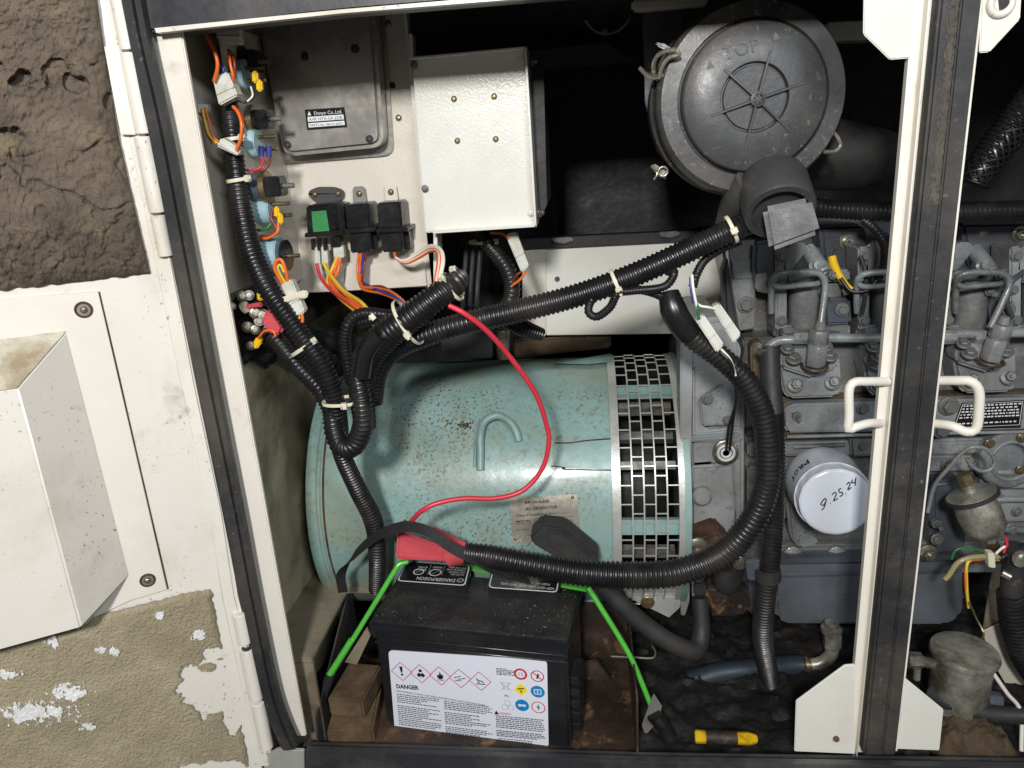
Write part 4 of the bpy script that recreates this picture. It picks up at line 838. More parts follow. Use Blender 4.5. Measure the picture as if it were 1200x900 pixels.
for pl in ([(300, 342), (308, 343), (308, 352), (301, 353)], [(297, 398), (304, 394), (306, 402), (300, 410), (296, 408)]): B().slab(pl, .965, .01).build('crimp_sleeve', 'yellow_boot', tb, bevel=.002)
wire(tb, [(303, 396, .963), (310, 388, .958), (320, 388, .955), (323, 394, .955)], 1.6, 'wire_orange'); wire(tb, [(306, 357, .962), (298, 358, .965), (290, 360, .97)], 3, 'red_rubber')
B().cyl(at(288, 360, .965), at(285, 362, .965), .0075, n=20).build('nylon_collar', 'nylon', tb)

# ================================================================ HARNESS
hs = 'corrugated conduits of the wiring harness'
def hthing(label, path, r, name='corrugated_conduit', cat='conduit', corr=True, m='conduit', pitch=5.2, amp=.12, group=hs, n=14):
    t = thing(name, label, cat, group); hose('sleeve' if corr else 'hose_body', path, r, m, corr, t, n, pitch, amp); return t
h4 = hthing('long black conduit hanging from the dark top corner past the gauges to the battery side', [(262, 60, 1.02), (266, 100, 1.01), (272, 150, 1.0), (277, 200, .99), (284, 250, .975), (296, 300, .965), (318, 345, .955), (352, 392, .955), (378, 430, .955), (392, 470, .96), (397, 500, .97), (400, 530, .985), (420, 575, 1.02), (438, 612, 1.04), (442, 650, 1.05), (441, 692, 1.08)],
            [9, 10, 11, 11, 12.5, 14, 13, 12.5, 12.5, 12, 11.5, 10.5, 11, 11.5, 10.5, 9])
tie(h4, at(279, 211, .985), V((.1, 0, -1)), .0142, head=V((1, -.35, 0))); tie(h4, at(274, 163, .995), V((.1, 0, -1)), .0135, head=V((1, -.5, 0)))
h5 = hthing('shorter black conduit joining the long one and folding back up in a tight U', [(300, 372, 1.0), (326, 400, .985), (350, 430, .975), (374, 455, .97), (388, 480, .965), (392, 505, .955), (400, 522, .945), (415, 522, .935), (425, 500, .935), (424, 470, .94), (419, 440, .95), (424, 415, .95)], [11, 11, 11, 11, 11.5, 12.5, 13, 13, 13, 12.5, 12, 12])
tie(h5, at(355, 408, .958), V((.6, 0, -1)), .0215, head=V((1, -.4, .5)), sq=(1, .7)); tie(h5, at(404, 470, .948), V((.0, 0, -1)), .030, head=V((.25, -1, .3)), sq=(.62, 1))
h3 = hthing('thick taped conduit bundle rising from the U bend to the loose white tie', [(428, 500, .975), (424, 455, .965), (430, 420, .955), (450, 395, .95), (478, 374, .95), (506, 352, .955), (528, 336, .965), (540, 326, .985)], [13, 16, 18, 19, 18, 17, 16, 13])
tie(h3, at(478, 378, .962), V((.86, 0, .45)), .034, head=V((.1, -1, -.35)), sq=(.86, 1.0)); tie(h3, at(530, 336, .97), V((.8, 0, .55)), .021, head=V((.3, -.6, 1))); tie(h3, at(537, 330, .985), V((.9, 0, .2)), .019, head=V((.6, -.5, 1)))
B().tube(T([(424, 440, .938), (430, 412, .932), (446, 392, .93)]), .012, 12).build('tape_wrap', 'plastic_black', h3)
h2 = hthing('long black conduit sloping up from the bundle to the air cleaner', [(436, 470, .99), (440, 440, .985), (458, 412, .985), (490, 396, .985), (540, 380, .985), (600, 366, .985), (660, 351, .985), (710, 335, .985), (760, 315, .985), (810, 292, .985), (850, 273, .985), (885, 258, 1.0)], [13, 14, 14, 14, 14, 14.5, 14.5, 15, 15, 15, 14.5, 14])
tie(h2, at(722, 331, .985), V((1, 0, .42)), .0175, head=V((-.1, -1, -.5))); tie(h2, at(857, 269, .985), V((1, 0, .45)), .0175, head=V((.1, -1, .1)))
h6 = hthing('thin black conduit loop curling beside the bundle over the generator', [(470, 372, .99), (445, 368, .985), (422, 368, .98), (408, 380, .975), (404, 402, .975), (408, 425, .975), (412, 450, .98)], 7.5, pitch=4.5)
h6b = hthing('slim conduit tucked above the taped bundle beneath the relay leads', [(515, 346, 1.0), (480, 360, .99), (450, 372, .985), (420, 378, .985)], 7, pitch=4)
h7 = hthing('thin conduit branch with a small hanging loop under the sloping conduit', [(782, 318, .985), (790, 320, .975), (778, 336, .97), (740, 341, .968), (724, 344, .968), (715, 360, .968), (700, 371, .968), (690, 366, .97), (692, 354, .975), (700, 345, .985)], 5.2, corr=True, pitch=3.4)
h7b = hthing('thin conduit running right from the tie towards the housing conduit', [(728, 340, .99), (752, 340, .985), (776, 348, .98), (792, 362, .98), (800, 372, .985)], 5.5, pitch=3.6)
h7c = hthing('thin conduit dropping from the air cleaner to the pair of white plugs', [(868, 282, 1.0), (845, 292, 1.0), (826, 305, 1.0), (816, 322, .995), (812, 336, .995)], 5.5, pitch=4)
h1 = hthing('thickest black conduit sweeping from the battery under the grille and up around the housing', [(545, 648, .965), (575, 652, .965), (620, 661, .965), (680, 671, .965), (740, 674, .965), (795, 670, .97), (845, 650, .975), (880, 614, .98), (898, 570, .985), (900, 526, .985), (893, 484, .985), (873, 446, .985), (843, 418, .985), (815, 397, .985), (796, 376, .985), (786, 348, .99)],
            [13, 14, 15, 16, 16.5, 16.5, 16.5, 16, 15, 14.5, 14.5, 14.5, 14, 14.5, 15, 13], n=18, pitch=5.6)
B().tube(T([(784, 342, .985), (788, 360, .978), (797, 378, .976), (808, 392, .978)]), [.013, .0175, .0175, .0165], 14).build('tape_wrap', 'plastic_black', h1)
B().slab([(766, 662), (769, 662), (800, 655), (800, 653)], .948, .001)
h8 = thing('upright_engine_hose', 'upright black hose clamped at its top and sleeved in conduit below, beside the oil filter', 'hose')
hose('hose_body', [(902, 408, 1.14), (903, 440, 1.12), (906, 475, 1.10), (908, 500, 1.09)], 11.5, 'rubber', False, h8, 18)
hose('sleeve', [(908, 484, 1.09), (909, 540, 1.08), (907, 600, 1.07), (903, 650, 1.06), (897, 700, 1.06), (894, 750, 1.08), (903, 800, 1.12)], [11, 11, 11.5, 12, 12, 12, 11], 'conduit', True, h8, 16, 4.6)
a = at(901, 409, 1.14); B().lathe(a + V((0, 0, -.004)), (.0, .05, 1), [(.0155, -.004), (.0162, -.004), (.0162, .006), (.0155, .006)], 28).build('hose_clamp', 'bolt_steel', h8); bolt(h8, at(889, 406, 1.125), .0040, (-.6, -1, -.3), m='bolt_grey', name='clamp_screw')
a = at(900, 672, 1.06); B().lathe(a, (.08, 0, -1), [(.0165, -.010), (.020, -.010), (.020, .012), (.0165, .012)], 28).build('rubber_clamp', 'rubber', h8, bevel=.002); B().slab([(874, 660), (892, 656), (892, 682), (876, 680)], 1.06, .01).build('clamp_tab', 'engine_dark', h8, bevel=.002)
h9 = hthing('horizontal black conduit running over the engine behind the pillar', [(940, 240, 1.20), (975, 245, 1.20), (1010, 247, 1.20), (1060, 249, 1.20), (1120, 249, 1.20), (1180, 247, 1.20), (1250, 246, 1.20)], [10, 11, 11.5, 11.5, 11.5, 12, 12])
h10 = thing('sender_lead', 'thin conduit curving down to a yellow booted lead on the dark cover box', 'wires')
hose('sleeve', [(1012, 258, 1.2), (1026, 270, 1.19), (1036, 288, 1.19), (1036, 310, 1.19), (1028, 328, 1.19)], 5.5, 'conduit', True, h10, 12, 3.8)
wire(h10, [(1028, 325, 1.19), (1020, 338, 1.185), (1008, 342, 1.185), (996, 340, 1.19), (985, 326, 1.20)], 2.4, 'wire_black')
B().tube(T([(999, 339, 1.192), (990, 332, 1.20), (983, 322, 1.21), (977, 310, 1.222), (975, 301, 1.228)]), [.003, .005, .0055, .007, .0065], 14).build('yellow_boot', 'yellow_boot', h10)
B().cyl(at(976, 302, 1.228), at(980, 292, 1.24), .0035, n=10).build('ring_terminal', 'bolt_steel', h10)
h11 = hthing('dark conduit hanging behind the junction cover and curling under it', [(560, 270, 1.22), (575, 290, 1.2), (594, 315, 1.19), (600, 340, 1.18), (592, 360, 1.17), (572, 372, 1.16), (545, 366, 1.14)], [9, 9.5, 10, 10, 10, 10, 9])
for i, x in enumerate((548, 556, 564)): hthing(['left', 'middle', 'right'][i] + ' of the three thin dark cables behind the junction cover', [(x, 268, 1.24 + .01 * i), (x - 2, 300, 1.24), (x - 5, 340, 1.23), (x - 6, 372, 1.2)], 3.2, name='cable', cat='cable', corr=False, m='rubber', group='thin dark cables behind the junction cover', n=8)
tie(h11, at(566, 283, 1.215), V((.05, 0, -1)), .026, head=V((.8, -.6, .3)), sq=(1, .7))
h11b = hthing('short conduit stub pointing at the white channel under the sloping conduit', [(590, 372, 1.05), (612, 384, 1.06), (634, 392, 1.08)], [11, 11, 8], pitch=4)
# back side hose in dark
h12 = thing('radiator_hose', 'black hose with steel clamp and ribbed sleeve at the lower right edge', 'hose')
hose('hose_body', [(1192, 640, 1.06), (1188, 670, 1.06), (1186, 700, 1.06)], 13, 'rubber', False, h12, 18); hose('sleeve', [(1184, 694, 1.06), (1190, 730, 1.06), (1204, 770, 1.06), (1225, 800, 1.06)], [15, 17, 18, 18], 'conduit', True, h12, 16, 5)
a = at(1189, 676, 1.06); B().lathe(a, (.1, 0, 1), [(.0165, -.006), (.0178, -.006), (.0178, .006), (.0165, .006)], 28).build('hose_clamp', 'bolt_steel', h12); B().cyl(at(1174, 671, 1.04), at(1184, 676, 1.035), .006, n=14).build('clamp_screw', 'bolt_steel', h12); B().ball(at(1196, 655, 1.035), .012, (1, .8, 1.2)).build('elbow_fitting', 'steel_cast', h12)
h13 = hthing('smooth dark fuel hose crossing low in front of the canister', [(1092, 812, 1.02), (1110, 822, 1.0), (1140, 833, .99), (1180, 838, .985), (1240, 838, .98)], 10, name='fuel_hose', cat='hose', corr=False, m='rubber', group=None)
h14 = thing('fuel_hose', 'blue-grey fuel hose on the cabinet floor ending in a brass elbow fitting', 'hose')
hose('hose_body', [(775, 850, 1.10), (790, 812, 1.12), (830, 792, 1.14), (880, 784, 1.15), (925, 780, 1.16), (942, 779, 1.16)], [8, 13, 12.5, 12, 12, 11], 'rubber_blue', False, h14, 18)
B().lathe(at(944, 779, 1.16), (1, 0, 0), [(.016, -.003), (.016, .003), (.011, .004), (.011, .012), (.007, .014)], 20).build('hose_collar', 'brass', h14)
el = B(); el.tube(T([(950, 779, 1.16), (962, 777, 1.16), (973, 768, 1.16), (976, 755, 1.16), (975, 742, 1.16)]), .012, 16); el.build('elbow', 'steel_cast', h14)
B().cyl(at(975, 757, 1.16), at(975, 739, 1.16), .0165, n=6).build('elbow_nut', 'steel_cast', h14, bevel=.001); B().lathe(at(974, 740, 1.16), (0, 0, 1), [(.018, 0), (.018, .008), (.012, .010), (.012, .02)], 24).build('drain_plug', 'steel_cast', h14, bevel=.001)
# black battery cable with terminal boot
bc = thing('battery_cable', 'black battery cable with angular rubber boot leaning on the generator', 'cable')
bp = [(621, 629), (634, 614), (662, 617), (702, 650), (700, 664), (664, 662), (624, 638)]
B().slab(bp, 1.05, .035).build('terminal_boot', 'rubber', bc, bevel=.0035, seg=2)
B().slab([(640, 622), (662, 624), (694, 652), (690, 660), (666, 656), (644, 640)], 1.044, .01).build('boot_ridge', 'rubber', bc, bevel=.003)
hose('cable_body', [(690, 668, 1.07), (720, 700, 1.06), (755, 732, 1.06), (790, 755, 1.06), (815, 762, 1.07), (822, 740, 1.09), (820, 700, 1.11)], [12, 11, 11, 11, 12, 10, 9], 'rubber', False, bc, 16)
a = at(820, 690, 1.105); B().box(a, (.020, .012, .022)).build('lug', 'rubber', bc, bevel=.003)
# strap
st = thing('woven_strap', 'flat black woven strap draped from the generator over the red boot to the conduit', 'strap')
sp = [(402, 694, 1.06), (400, 672, 1.05), (416, 650, 1.03), (436, 632, 1.01), (455, 622, .99), (478, 617, .972), (502, 623, .962), (530, 642, .957), (556, 656, .952), (585, 672, .960), (620, 680, .985)]
wv = [V((1, .3, 0)), V((.9, .3, .3)), V((.5, .3, .9)), V((.3, .3, 1)), V((.1, .3, 1)), V((-.1, .3, 1)), V((-.25, .3, 1)), V((-.3, .5, .7)), V((-.3, .8, .5)), V((-.2, 1, .2)), V((0, 1, 0))]
B().ribbon(T(sp), wv, .016, .0022).build('webbing', 'strap', st, bevel=.0004, seg=1)
sw = B()
pts = T(sp)
# red wire
rw = thing('red_wire', 'single bright red wire arching over the teal generator from the bundle to the red boot', 'wire')
B().tube(T([(526, 358, .955), (545, 368, .955), (572, 389, .97), (602, 424, .995), (628, 462, 1.01), (641, 500, 1.02), (643, 520, 1.02), (635, 550, 1.02), (612, 575, 1.01), (580, 584, 1.0), (545, 584, .99), (515, 589, .98), (495, 598, .975), (481, 612, .985)]), .0037, 12).build('wire_body', 'red_wire', rw)

# ================================================================ BATTERY
zt = -.711
TL, TR = atz(431, 727, zt), atz(667, 750, zt)
BX = (TR - TL).normalized(); BW = (TR - TL).length; BY = V((-BX.y, BX.x, 0)); BD = .150
ba = thing('battery', 'black car battery with two vent caps and white danger label', 'battery')
def bp_(u, v, w): return TL + BX * (u * BW) + BY * v + ZA * w       # u 0..1 across, v metres back, w metres up
def bbox(u0, u1, v0, v1, w0, w1): return [bp_(u0, v0, w0), bp_(u1, v0, w0), bp_(u1, v1, w0), bp_(u0, v1, w0), bp_(u0, v0, w1), bp_(u1, v0, w1), bp_(u1, v1, w1), bp_(u0, v1, w1)]
B().hexa(bbox(.018, .985, .006, BD - .006, -.235, -.008)).build('battery_case', 'battery_case', ba, bevel=.005, seg=3)
lid = B(); lid.hexa(bbox(0, 1, 0, BD, -.020, -.004)); lid.build('battery_lid', 'battery_case', ba, bevel=.003, seg=2)
lid = B(); lid.hexa([bp_(.004, .001, -.005), bp_(.996, .001, -.005), bp_(.996, BD - .001, -.005), bp_(.004, BD - .001, -.005), bp_(.012, .008, .0), bp_(.988, .008, .0), bp_(.988, BD - .006, .0), bp_(.012, BD - .006, .0)]); lid.build('lid_top', 'battery_top', ba, bevel=.002, seg=2)
B().hexa(bbox(.012, .99, .002, .01, -.0345, -.031)).build('case_rib', 'battery_case', ba, bevel=.001, seg=1)
B().hexa(bbox(.012, .99, .0025, .01, -.046, -.043)).build('case_rib', 'battery_case', ba, bevel=.001, seg=1)
B().hexa(bbox(.37, .382, -.0015, .01, -.028, -.012)).build('lid_tab', 'battery_case', ba, bevel=.001, seg=1)
for i in range(5): B().hexa([bp_(.985, .02, -.10 - .022 * i), bp_(1.03, .02, -.10 - .022 * i), bp_(1.03, .07, -.10 - .022 * i), bp_(.985, .07, -.10 - .022 * i), bp_(.985, .02, -.085 - .022 * i), bp_(1.03, .02, -.085 - .022 * i), bp_(1.03, .07, -.085 - .022 * i), bp_(.985, .07, -.085 - .022 * i)]).build('side_grip', 'battery_case', ba, bevel=.002)
zk = zt + .018
def cap(c4, lines, sym):
    c = [atz(x, y, zk) for x, y in c4]; cx = (c[1] - c[0]).normalized(); cy = (c[0] - c[3]); cy = (cy - cx * cy.dot(cx)).normalized()
    g = B().prism(c, V((0, 0, -.006))).build('vent_cap', 'battery_case', ba, bevel=.0022, seg=2)
    ins = [c[i] + (sum(c, V()) / 4 - c[i]) * .04 for i in range(4)]
    b = B(); d = [p - ZA * .006 for p in ins]; b.prism(d, V((0, 0, -.013))); b.build('cap_skirt', 'battery_case', g, bevel=.0015)
    f = [c[i] + (sum(c, V()) / 4 - c[i]) * .05 + ZA * .0005 for i in range(4)]
    B().prism(rr3(f, .12), V((0, 0, -.0008))).build('cap_label', 'ink_white', g)
    f2 = [p + (sum(f, V()) / 4 - p) * .035 + ZA * .0004 for p in f]
    B().prism(rr3(f2, .12), V((0, 0, -.0006))).build('label_face', 'label_black', g)
    o = lambda u, v: (f2[0] * (1 - u) + f2[1] * u) * (1 - v) + (f2[3] * (1 - u) + f2[2] * u) * v + ZA * .0003
    W_ = (f2[1] - f2[0]).length; H_ = (f2[0] - f2[3]).length; t = B()
    for s, u, v, h, w in lines: t.text(s, o(u, v), -cx, -cy, h * H_, wmax=w * W_, th=0)
    for u, v, r in sym:
        q = o(u, v); n = 20; R1 = r * H_
        for i in range(n):
            a0, a1 = 2 * PI * i / n, 2 * PI * (i + 1) / n
            e = lambda a, k: q + (cx * math.cos(a) + cy * math.sin(a)) * R1 * k
            t.quad(e(a0, 1), e(a1, 1), e(a1, .82), e(a0, .82))
        t.quad(q + (cx + cy) * R1 * .6 + cx * .0003, q + (cx + cy) * R1 * .6 - cx * .0003, q - (cx + cy) * R1 * .6 - cx * .0003, q - (cx + cy) * R1 * .6 + cx * .0003)
    for u in (.40, .62):
        for k in range(6): t.quad(o(u, .1 + k * .09), o(u + .006, .1 + k * .09), o(u + .006, .15 + k * .09), o(u, .15 + k * .09))
    t.build('label_print', 'ink_white', g, flip=False)
    return g
def rr3(c, r, n=4):
    out = []
    for i in range(4):
        p, a, b = c[i], c[i - 1], c[(i + 1) % 4]; R1 = r * (c[0] - c[3]).length; u = (a - p).normalized() * R1; w = (b - p).normalized() * R1
        for k in range(n + 1): t = k / n; out.append((p + u) * (1 - t)**2 + p * 2 * t * (1 - t) + (p + w) * t * t)
    return out
cap([(475, 658), (553, 663), (547, 687), (463, 681)], [('DANGER/POISON', .86, .76, .16, .60), ('EXPLOSIVE GASES', .97, .12, .07, .27), ('CIGARETTES, FLAMES', .97, .24, .07, .30), ('COULD CAUSE BATTERY', .97, .36, .07, .26), ('TO EXPLODE.', .97, .48, .07, .22), ('SHIELD', .36, .34, .09, .16), ('EYES', .36, .20, .09, .14), ('GASES', .60, .16, .09, .15), ('NO', .585, .30, .07, .08)], [(.51, .48, .19), (.25, .50, .17), (.93, .80, .10)])
cap([(577, 665), (660, 684), (655, 696), (570, 689)] if False else [(577, 662), (659, 670), (655, 695), (570, 689)], [('KEEP VENT CAPS TIGHT AND LEVEL', .97, .84, .10, .80), ('FLUSH', .97, .30, .14, .18), ('EYES', .93, .12, .12, .14), ('GET', .55, .40, .16, .12), ('MEDICAL', .50, .22, .16, .26), ('KEEP OUT OF REACH', .90, .66, .08, .55)], [(.58, .62, .12)])
# front danger label
lf = B(); f0 = -.0002
def bl(px, py, off=0):                         # photo pixel -> battery front plane
    r = ray(px, py); P0 = bp_(0, .0055 - off, 0); return r * (P0.dot(BY) / r.dot(BY))
LC = [bl(455, 762, .001), bl(641, 774, .001), bl(643, 876, .001), bl(463, 860, .001)]
lab = B().prism(rr3(LC, .05), BY * .001).build('danger_label', 'label_white', ba)
lx = (LC[1] - LC[0]).normalized(); LW = (LC[1] - LC[0]).length; LH = (LC[0] - LC[3]).length; ly = lx.cross(BY) * -1; ly = ly if ly.z > 0 else -ly
def FL(u, v, o=.0004): return (LC[0] * (1 - u) + LC[1] * u) * (1 - v) + (LC[3] * (1 - u) + LC[2] * u) * v - BY * o
class Ink(B):
    def line(s, a, b, w): d = (b - a).normalized(); n_ = d.cross(BY).normalized() * w / 2; s.quad(a + n_, b + n_, b - n_, a - n_)
    def poly(s, c, pts, k, o=0): s._f([s.bm.verts.new(c + (lx * x + ly * y) * k - BY * o) for x, y in pts])
    def ring(s, c, R1, w, n=24, o=0):
        for i in range(n):
            e = lambda a, r_: c + (lx * math.cos(a) + ly * math.sin(a)) * r_ - BY * o
            a0, a1 = 2 * PI * i / n, 2 * PI * (i + 1) / n; s.quad(e(a0, R1), e(a1, R1), e(a1, R1 - w), e(a0, R1 - w))
ig = Ink()
def fresh():
    global ik, ir, ib, iy, iw
    ik, ir, ib, iy, iw = Ink(), Ink(), Ink(), Ink(), Ink()
def flush(nm):
    for b_, m_ in ((ik, 'ink_black'), (ir, 'ink_red'), (ib, 'ink_blue'), (iy, 'ink_yellow'), (iw, 'ink_white')):
        if len(b_.bm.faces): b_.build(nm, m_, lab, flip=False)
        else: b_.bm.free()
    fresh()
fresh()
s_ = LH * .105
for i, (u, v) in enumerate(((.078, .235), (.204, .245), (.330, .255), (.458, .268), (.585, .283))):
    c = FL(u, v)
    for k in range(4):
        a0, a1 = k * PI / 2, (k + 1) * PI / 2; A_, B_ = c + (lx * math.cos(a0) + ly * math.sin(a0)) * s_, c + (lx * math.cos(a1) + ly * math.sin(a1)) * s_; ir.line(A_, B_, .0011)
    if i == 0: ik.poly(c, [(-.16, .55), (.16, .55), (.07, -.12), (-.07, -.12)], s_); ik.poly(c, [(.13 * math.cos(a), -.34 + .13 * math.sin(a)) for a in [j * PI / 4 for j in range(8)]], s_)
    if i == 1: ik.poly(c, [(.17 * math.cos(a), .32 + .17 * math.sin(a)) for a in [j * PI / 5 for j in range(10)]], s_); ik.poly(c, [(-.42, -.18), (-.2, .1), (0, .0), (.2, .1), (.42, -.18), (.18, -.42), (.05, -.2), (0, -.5), (-.05, -.2), (-.18, -.42)], s_)
    if i == 2: ik.poly(c, [(-.3, -.15), (-.24, .18), (-.1, .05), (.02, .5), (.12, .1), (.24, .2), (.3, -.15), (.12, -.36), (-.12, -.36)], s_); ik.line(c - ly * s_ * .45 - lx * s_ * .3, c - ly * s_ * .45 + lx * s_ * .3, s_ * .07)
    if i == 3:
        for a_, b_ in (((-.55, .05), (.1, .25)), ((-.2, -.1), (.5, .05)), ((-.5, -.22), (.1, -.26))): ik.line(c + (lx * a_[0] + ly * a_[1]) * s_, c + (lx * b_[0] + ly * b_[1]) * s_, s_ * .08)
    if i == 4:
        for a_, b_ in (((-.4, -.3), (.45, -.3)), ((-.3, .3), (-.1, -.2)), ((-.1, .1), (.35, -.12))): ik.line(c + (lx * a_[0] + ly * a_[1]) * s_, c + (lx * b_[0] + ly * b_[1]) * s_, s_ * .1)
    flush('hazard_symbol')
ik.text('DANGER', FL(.035, .435), lx, ly, LH * .046, wmax=LW * .15, bold=.035)
ik.text('Lead Acid Battery Contains: Lead, Sulfuric Acid (Electrolyte), Lead Compounds, Arsenic.', FL(.030, .475), (FL(.6, .565) - FL(.03, .475)).normalized(), ly, LH * .024, wmax=LW * .585)
lr = random.Random(12)
def para(u0, u1, v0, v1, n, sl_, h=.011, gap=.1):
    for k in range(n):
        if lr.random() < gap * .6: continue
        v = v0 + (v1 - v0) * k / n; u = u0; ue = u0 + (u1 - u0) * lr.choice([1, .97, .93, .72, .55, .98, .85])
        while u < ue:
            w = lr.uniform(.008, .026); w = min(w, ue - u + .004); vv = v + sl_ * (u - u0)
            ig.quad(FL(u, vv), FL(u + w, vv + sl_ * w), FL(u + w, vv + sl_ * w + h), FL(u, vv + h)); u += w + .0045
para(.033, .315, .50, .98, 21, .10); para(.345, .655, .545, .975, 20, .08); para(.675, .975, .665, .82, 7, .03, .012, .0); para(.675, .975, .84, .92, 4, .02, .012, 0); para(.685, .90, .935, .975, 2, .02, .010, 0); para(.69, .80, .02 + .1, .20, 5, .0, .010, 0)
flush('heading_print')
c = FL(.745, .33); 
for a_, b_ in (((-.5, .6), (.5, .6)), ((-.4, .6), (-.25, -.3)), ((.4, .6), (.25, -.3)), ((-.25, -.3), (.25, -.3)), ((-.7, .7), (.7, -.5)), ((.7, .7), (-.7, -.5))): ik.line(c + (lx * a_[0] + ly * a_[1]) * s_ * .75, c + (lx * b_[0] + ly * b_[1]) * s_ * .75, .0004)
ik.text('Pb', FL(.735, .445), lx, ly, LH * .03)
flush('bin_symbol')
c = FL(.752, .545)
for k in range(3): a0 = PI / 2 + k * 2 * PI / 3; ik.ring(c + (lx * math.cos(a0) + ly * math.sin(a0)) * s_ * .33, s_ * .30, .0004, 6)
flush('recycling_symbol')
R1 = LH * .063
c = FL(.838, .17); ir.ring(c, R1, R1 * .32); ir.text('15', c - lx * R1 * .42 - ly * R1 * .3, lx, ly, R1 * .6)
flush('safety_symbol'); c = FL(.94, .18); ir.ring(c, R1, R1 * .16); ir.line(c + (-lx + ly) * R1 * .62, c + (lx - ly) * R1 * .62, R1 * .16); ik.poly(c, [(-.2, -.5), (.1, -.4), (.3, .2), (.1, .5), (-.1, .1)], R1, -.0001)
flush('safety_symbol'); c = FL(.838, .345); iy.poly(c, [(1.1, 0), (0, 1.1), (-1.1, 0), (0, -1.1)], R1); ik.line(c + (-lx * .5 + ly * .1) * R1 - BY * .0003, c + (lx * .5 + ly * .25) * R1 - BY * .0003, R1 * .2); ik.line(c - ly * R1 * .1 - BY * .0003, c - ly * R1 * .5 - BY * .0003, R1 * .2)
flush('safety_symbol'); c = FL(.94, .355); ib.poly(c, [(math.cos(a), math.sin(a)) for a in [j * PI / 14 for j in range(28)]], R1 * 1.05); 
for a_, b_ in (((-.5, .4), (-.5, -.4)), ((-.5, .4), (.5, .4)), ((.5, .4), (.5, -.4)), ((-.5, -.4), (.5, -.4)), ((0, .4), (0, -.4))): iw.line(c + (lx * a_[0] + ly * a_[1]) * R1 - BY * .0004, c + (lx * b_[0] + ly * b_[1]) * R1 - BY * .0004, R1 * .14)
flush('safety_symbol'); c = FL(.842, .525); ib.poly(c, [(math.cos(a), math.sin(a)) for a in [j * PI / 14 for j in range(28)]], R1 * 1.05); iw.poly(c - BY * .0004, [(-.6, .2), (.6, .2), (.55, -.2), (.15, -.2), (0, 0), (-.15, -.2), (-.55, -.2)], R1)
flush('safety_symbol'); c = FL(.942, .535); ir.ring(c, R1 * 1.05, R1 * .14); ik.poly(c, [(.1, .6), (-.3, -.05), (0, .0), (-.15, -.6), (.3, .1), (.02, .08)], R1)
flush('safety_symbol')
ir.text('WARNING:', FL(.70, .652), lx, ly, LH * .028, wmax=LW * .075); ik.poly(FL(.68, .635), [(0, .5), (-.5, -.4), (.5, -.4)], R1 * .8)
flush('warning_print'); ig.build('small_print', 'ink_grey', lab, flip=False, stuff=True)
# red boot on positive post
rb = thing('terminal_boot', 'soft red rubber terminal boot behind the left vent cap of the battery', 'terminal cover')
B().hexa([at(464, 655, 1.01), at(537, 658, 1.01), at(541, 648, 1.03), at(466, 622, 1.045),
          at(464, 655, 1.075), at(537, 658, 1.075), at(541, 646, 1.075), at(466, 618, 1.085)]).build('boot_body', 'red_rubber', rb, bevel=.004, seg=3)
B().tube(T([(527, 652, 1.02), (540, 650, 1.015), (556, 650, 1.0)]), [.017, .015, .012], 14).build('boot_neck', 'red_rubber', rb)
B().tube(T([(506, 620, 1.045), (525, 630, 1.04), (545, 640, 1.03)]), .006, 10).build('boot_fold', 'red_rubber', rb)
B().slab([(463, 650), (466, 620), (474, 616), (474, 655)], 1.055, .03).build('boot_rim', 'wire_brown', rb, bevel=.004)
# green hold-down
gh = thing('hold_down_frame', 'bright green rod hold-down clamping the battery with hooked ends', 'battery clamp')
B().tube(T([(384, 797, .985), (410, 755, 1.0), (440, 706, 1.02), (463, 668, 1.04), (468, 661, 1.045), (478, 658, 1.05)]), .0044, 12).build('hook_rod', 'green_rod', gh)
B().tube(T([(689, 688, 1.03), (704, 712, 1.02), (724, 744, 1.01), (740, 772, 1.0), (752, 800, .995), (764, 830, .99)]), .0044, 12).build('hook_rod', 'green_rod', gh)
B().tube(T([(384, 794, .984), (412, 750, .999)]), .0054, 12).build('rod_sleeve', 'green_rod', gh)
B().ribbon([atz(x, y, zt + .007) for x, y in ((474, 659), (520, 662), (562, 667), (620, 678), (688, 690))], [YA] * 5, .012, .004).build('cross_bar', 'green_rod', gh)
B().cyl(at(387, 790, .985), at(374, 830, .98), .008, n=18).build('rod_boot', 'rubber', gh); 
B().slab([(430, 735), (434, 745), (418, 779), (404, 776)], 1.0, .003).build('paper_tag', 'bed_plate', gh)
B().slab([(766, 813), (776, 828), (770, 848), (756, 862), (752, 850)], .985, .003).build('foil_tag', 'aluminium', gh, bevel=.001)
hose('rod_conduit', [(766, 838, .98), (776, 850, .98), (786, 866, .975)], 9, 'conduit', True, gh, 12, 3.5)
# tray, wood, scraps
tr = thing('battery_tray', 'rusty steel battery tray with raised edges under the battery', 'tray')
def boxz(x0_, x1_, y0_, y1_, z0_, z1_): return B().box(((x0_ + x1_) / 2, (y0_ + y1_) / 2, (z0_ + z1_) / 2), (x1_ - x0_, y1_ - y0_, z1_ - z0_))
xl, xr_ = at(372, 866, .92).x, at(748, 882, .92).x
boxz(xl, xr_, .915, 1.16, -.925, -.92).build('tray_base', 'tray_rust', tr)
boxz(xr_ - .003, xr_, .915, 1.16, -.92, -.80).build('tray_wall', 'tray_rust', tr, bevel=.0008)
boxz(xl + .06, xr_, 1.155, 1.16, -.92, -.80).build('tray_wall', 'tray_rust', tr, bevel=.0008)
B().prism([V((xl - .003, .915, -.925)), V((xl - .003, 1.16, -.925)), V((xl - .003, 1.16, -.76)), V((xl - .003, .93, -.86))], V((.003, 0, 0))).build('tray_wall', 'rail_black', tr, bevel=.0008)
wd = thing('wood_block', 'weathered wooden packing block wedged at the left of the battery', 'wood')
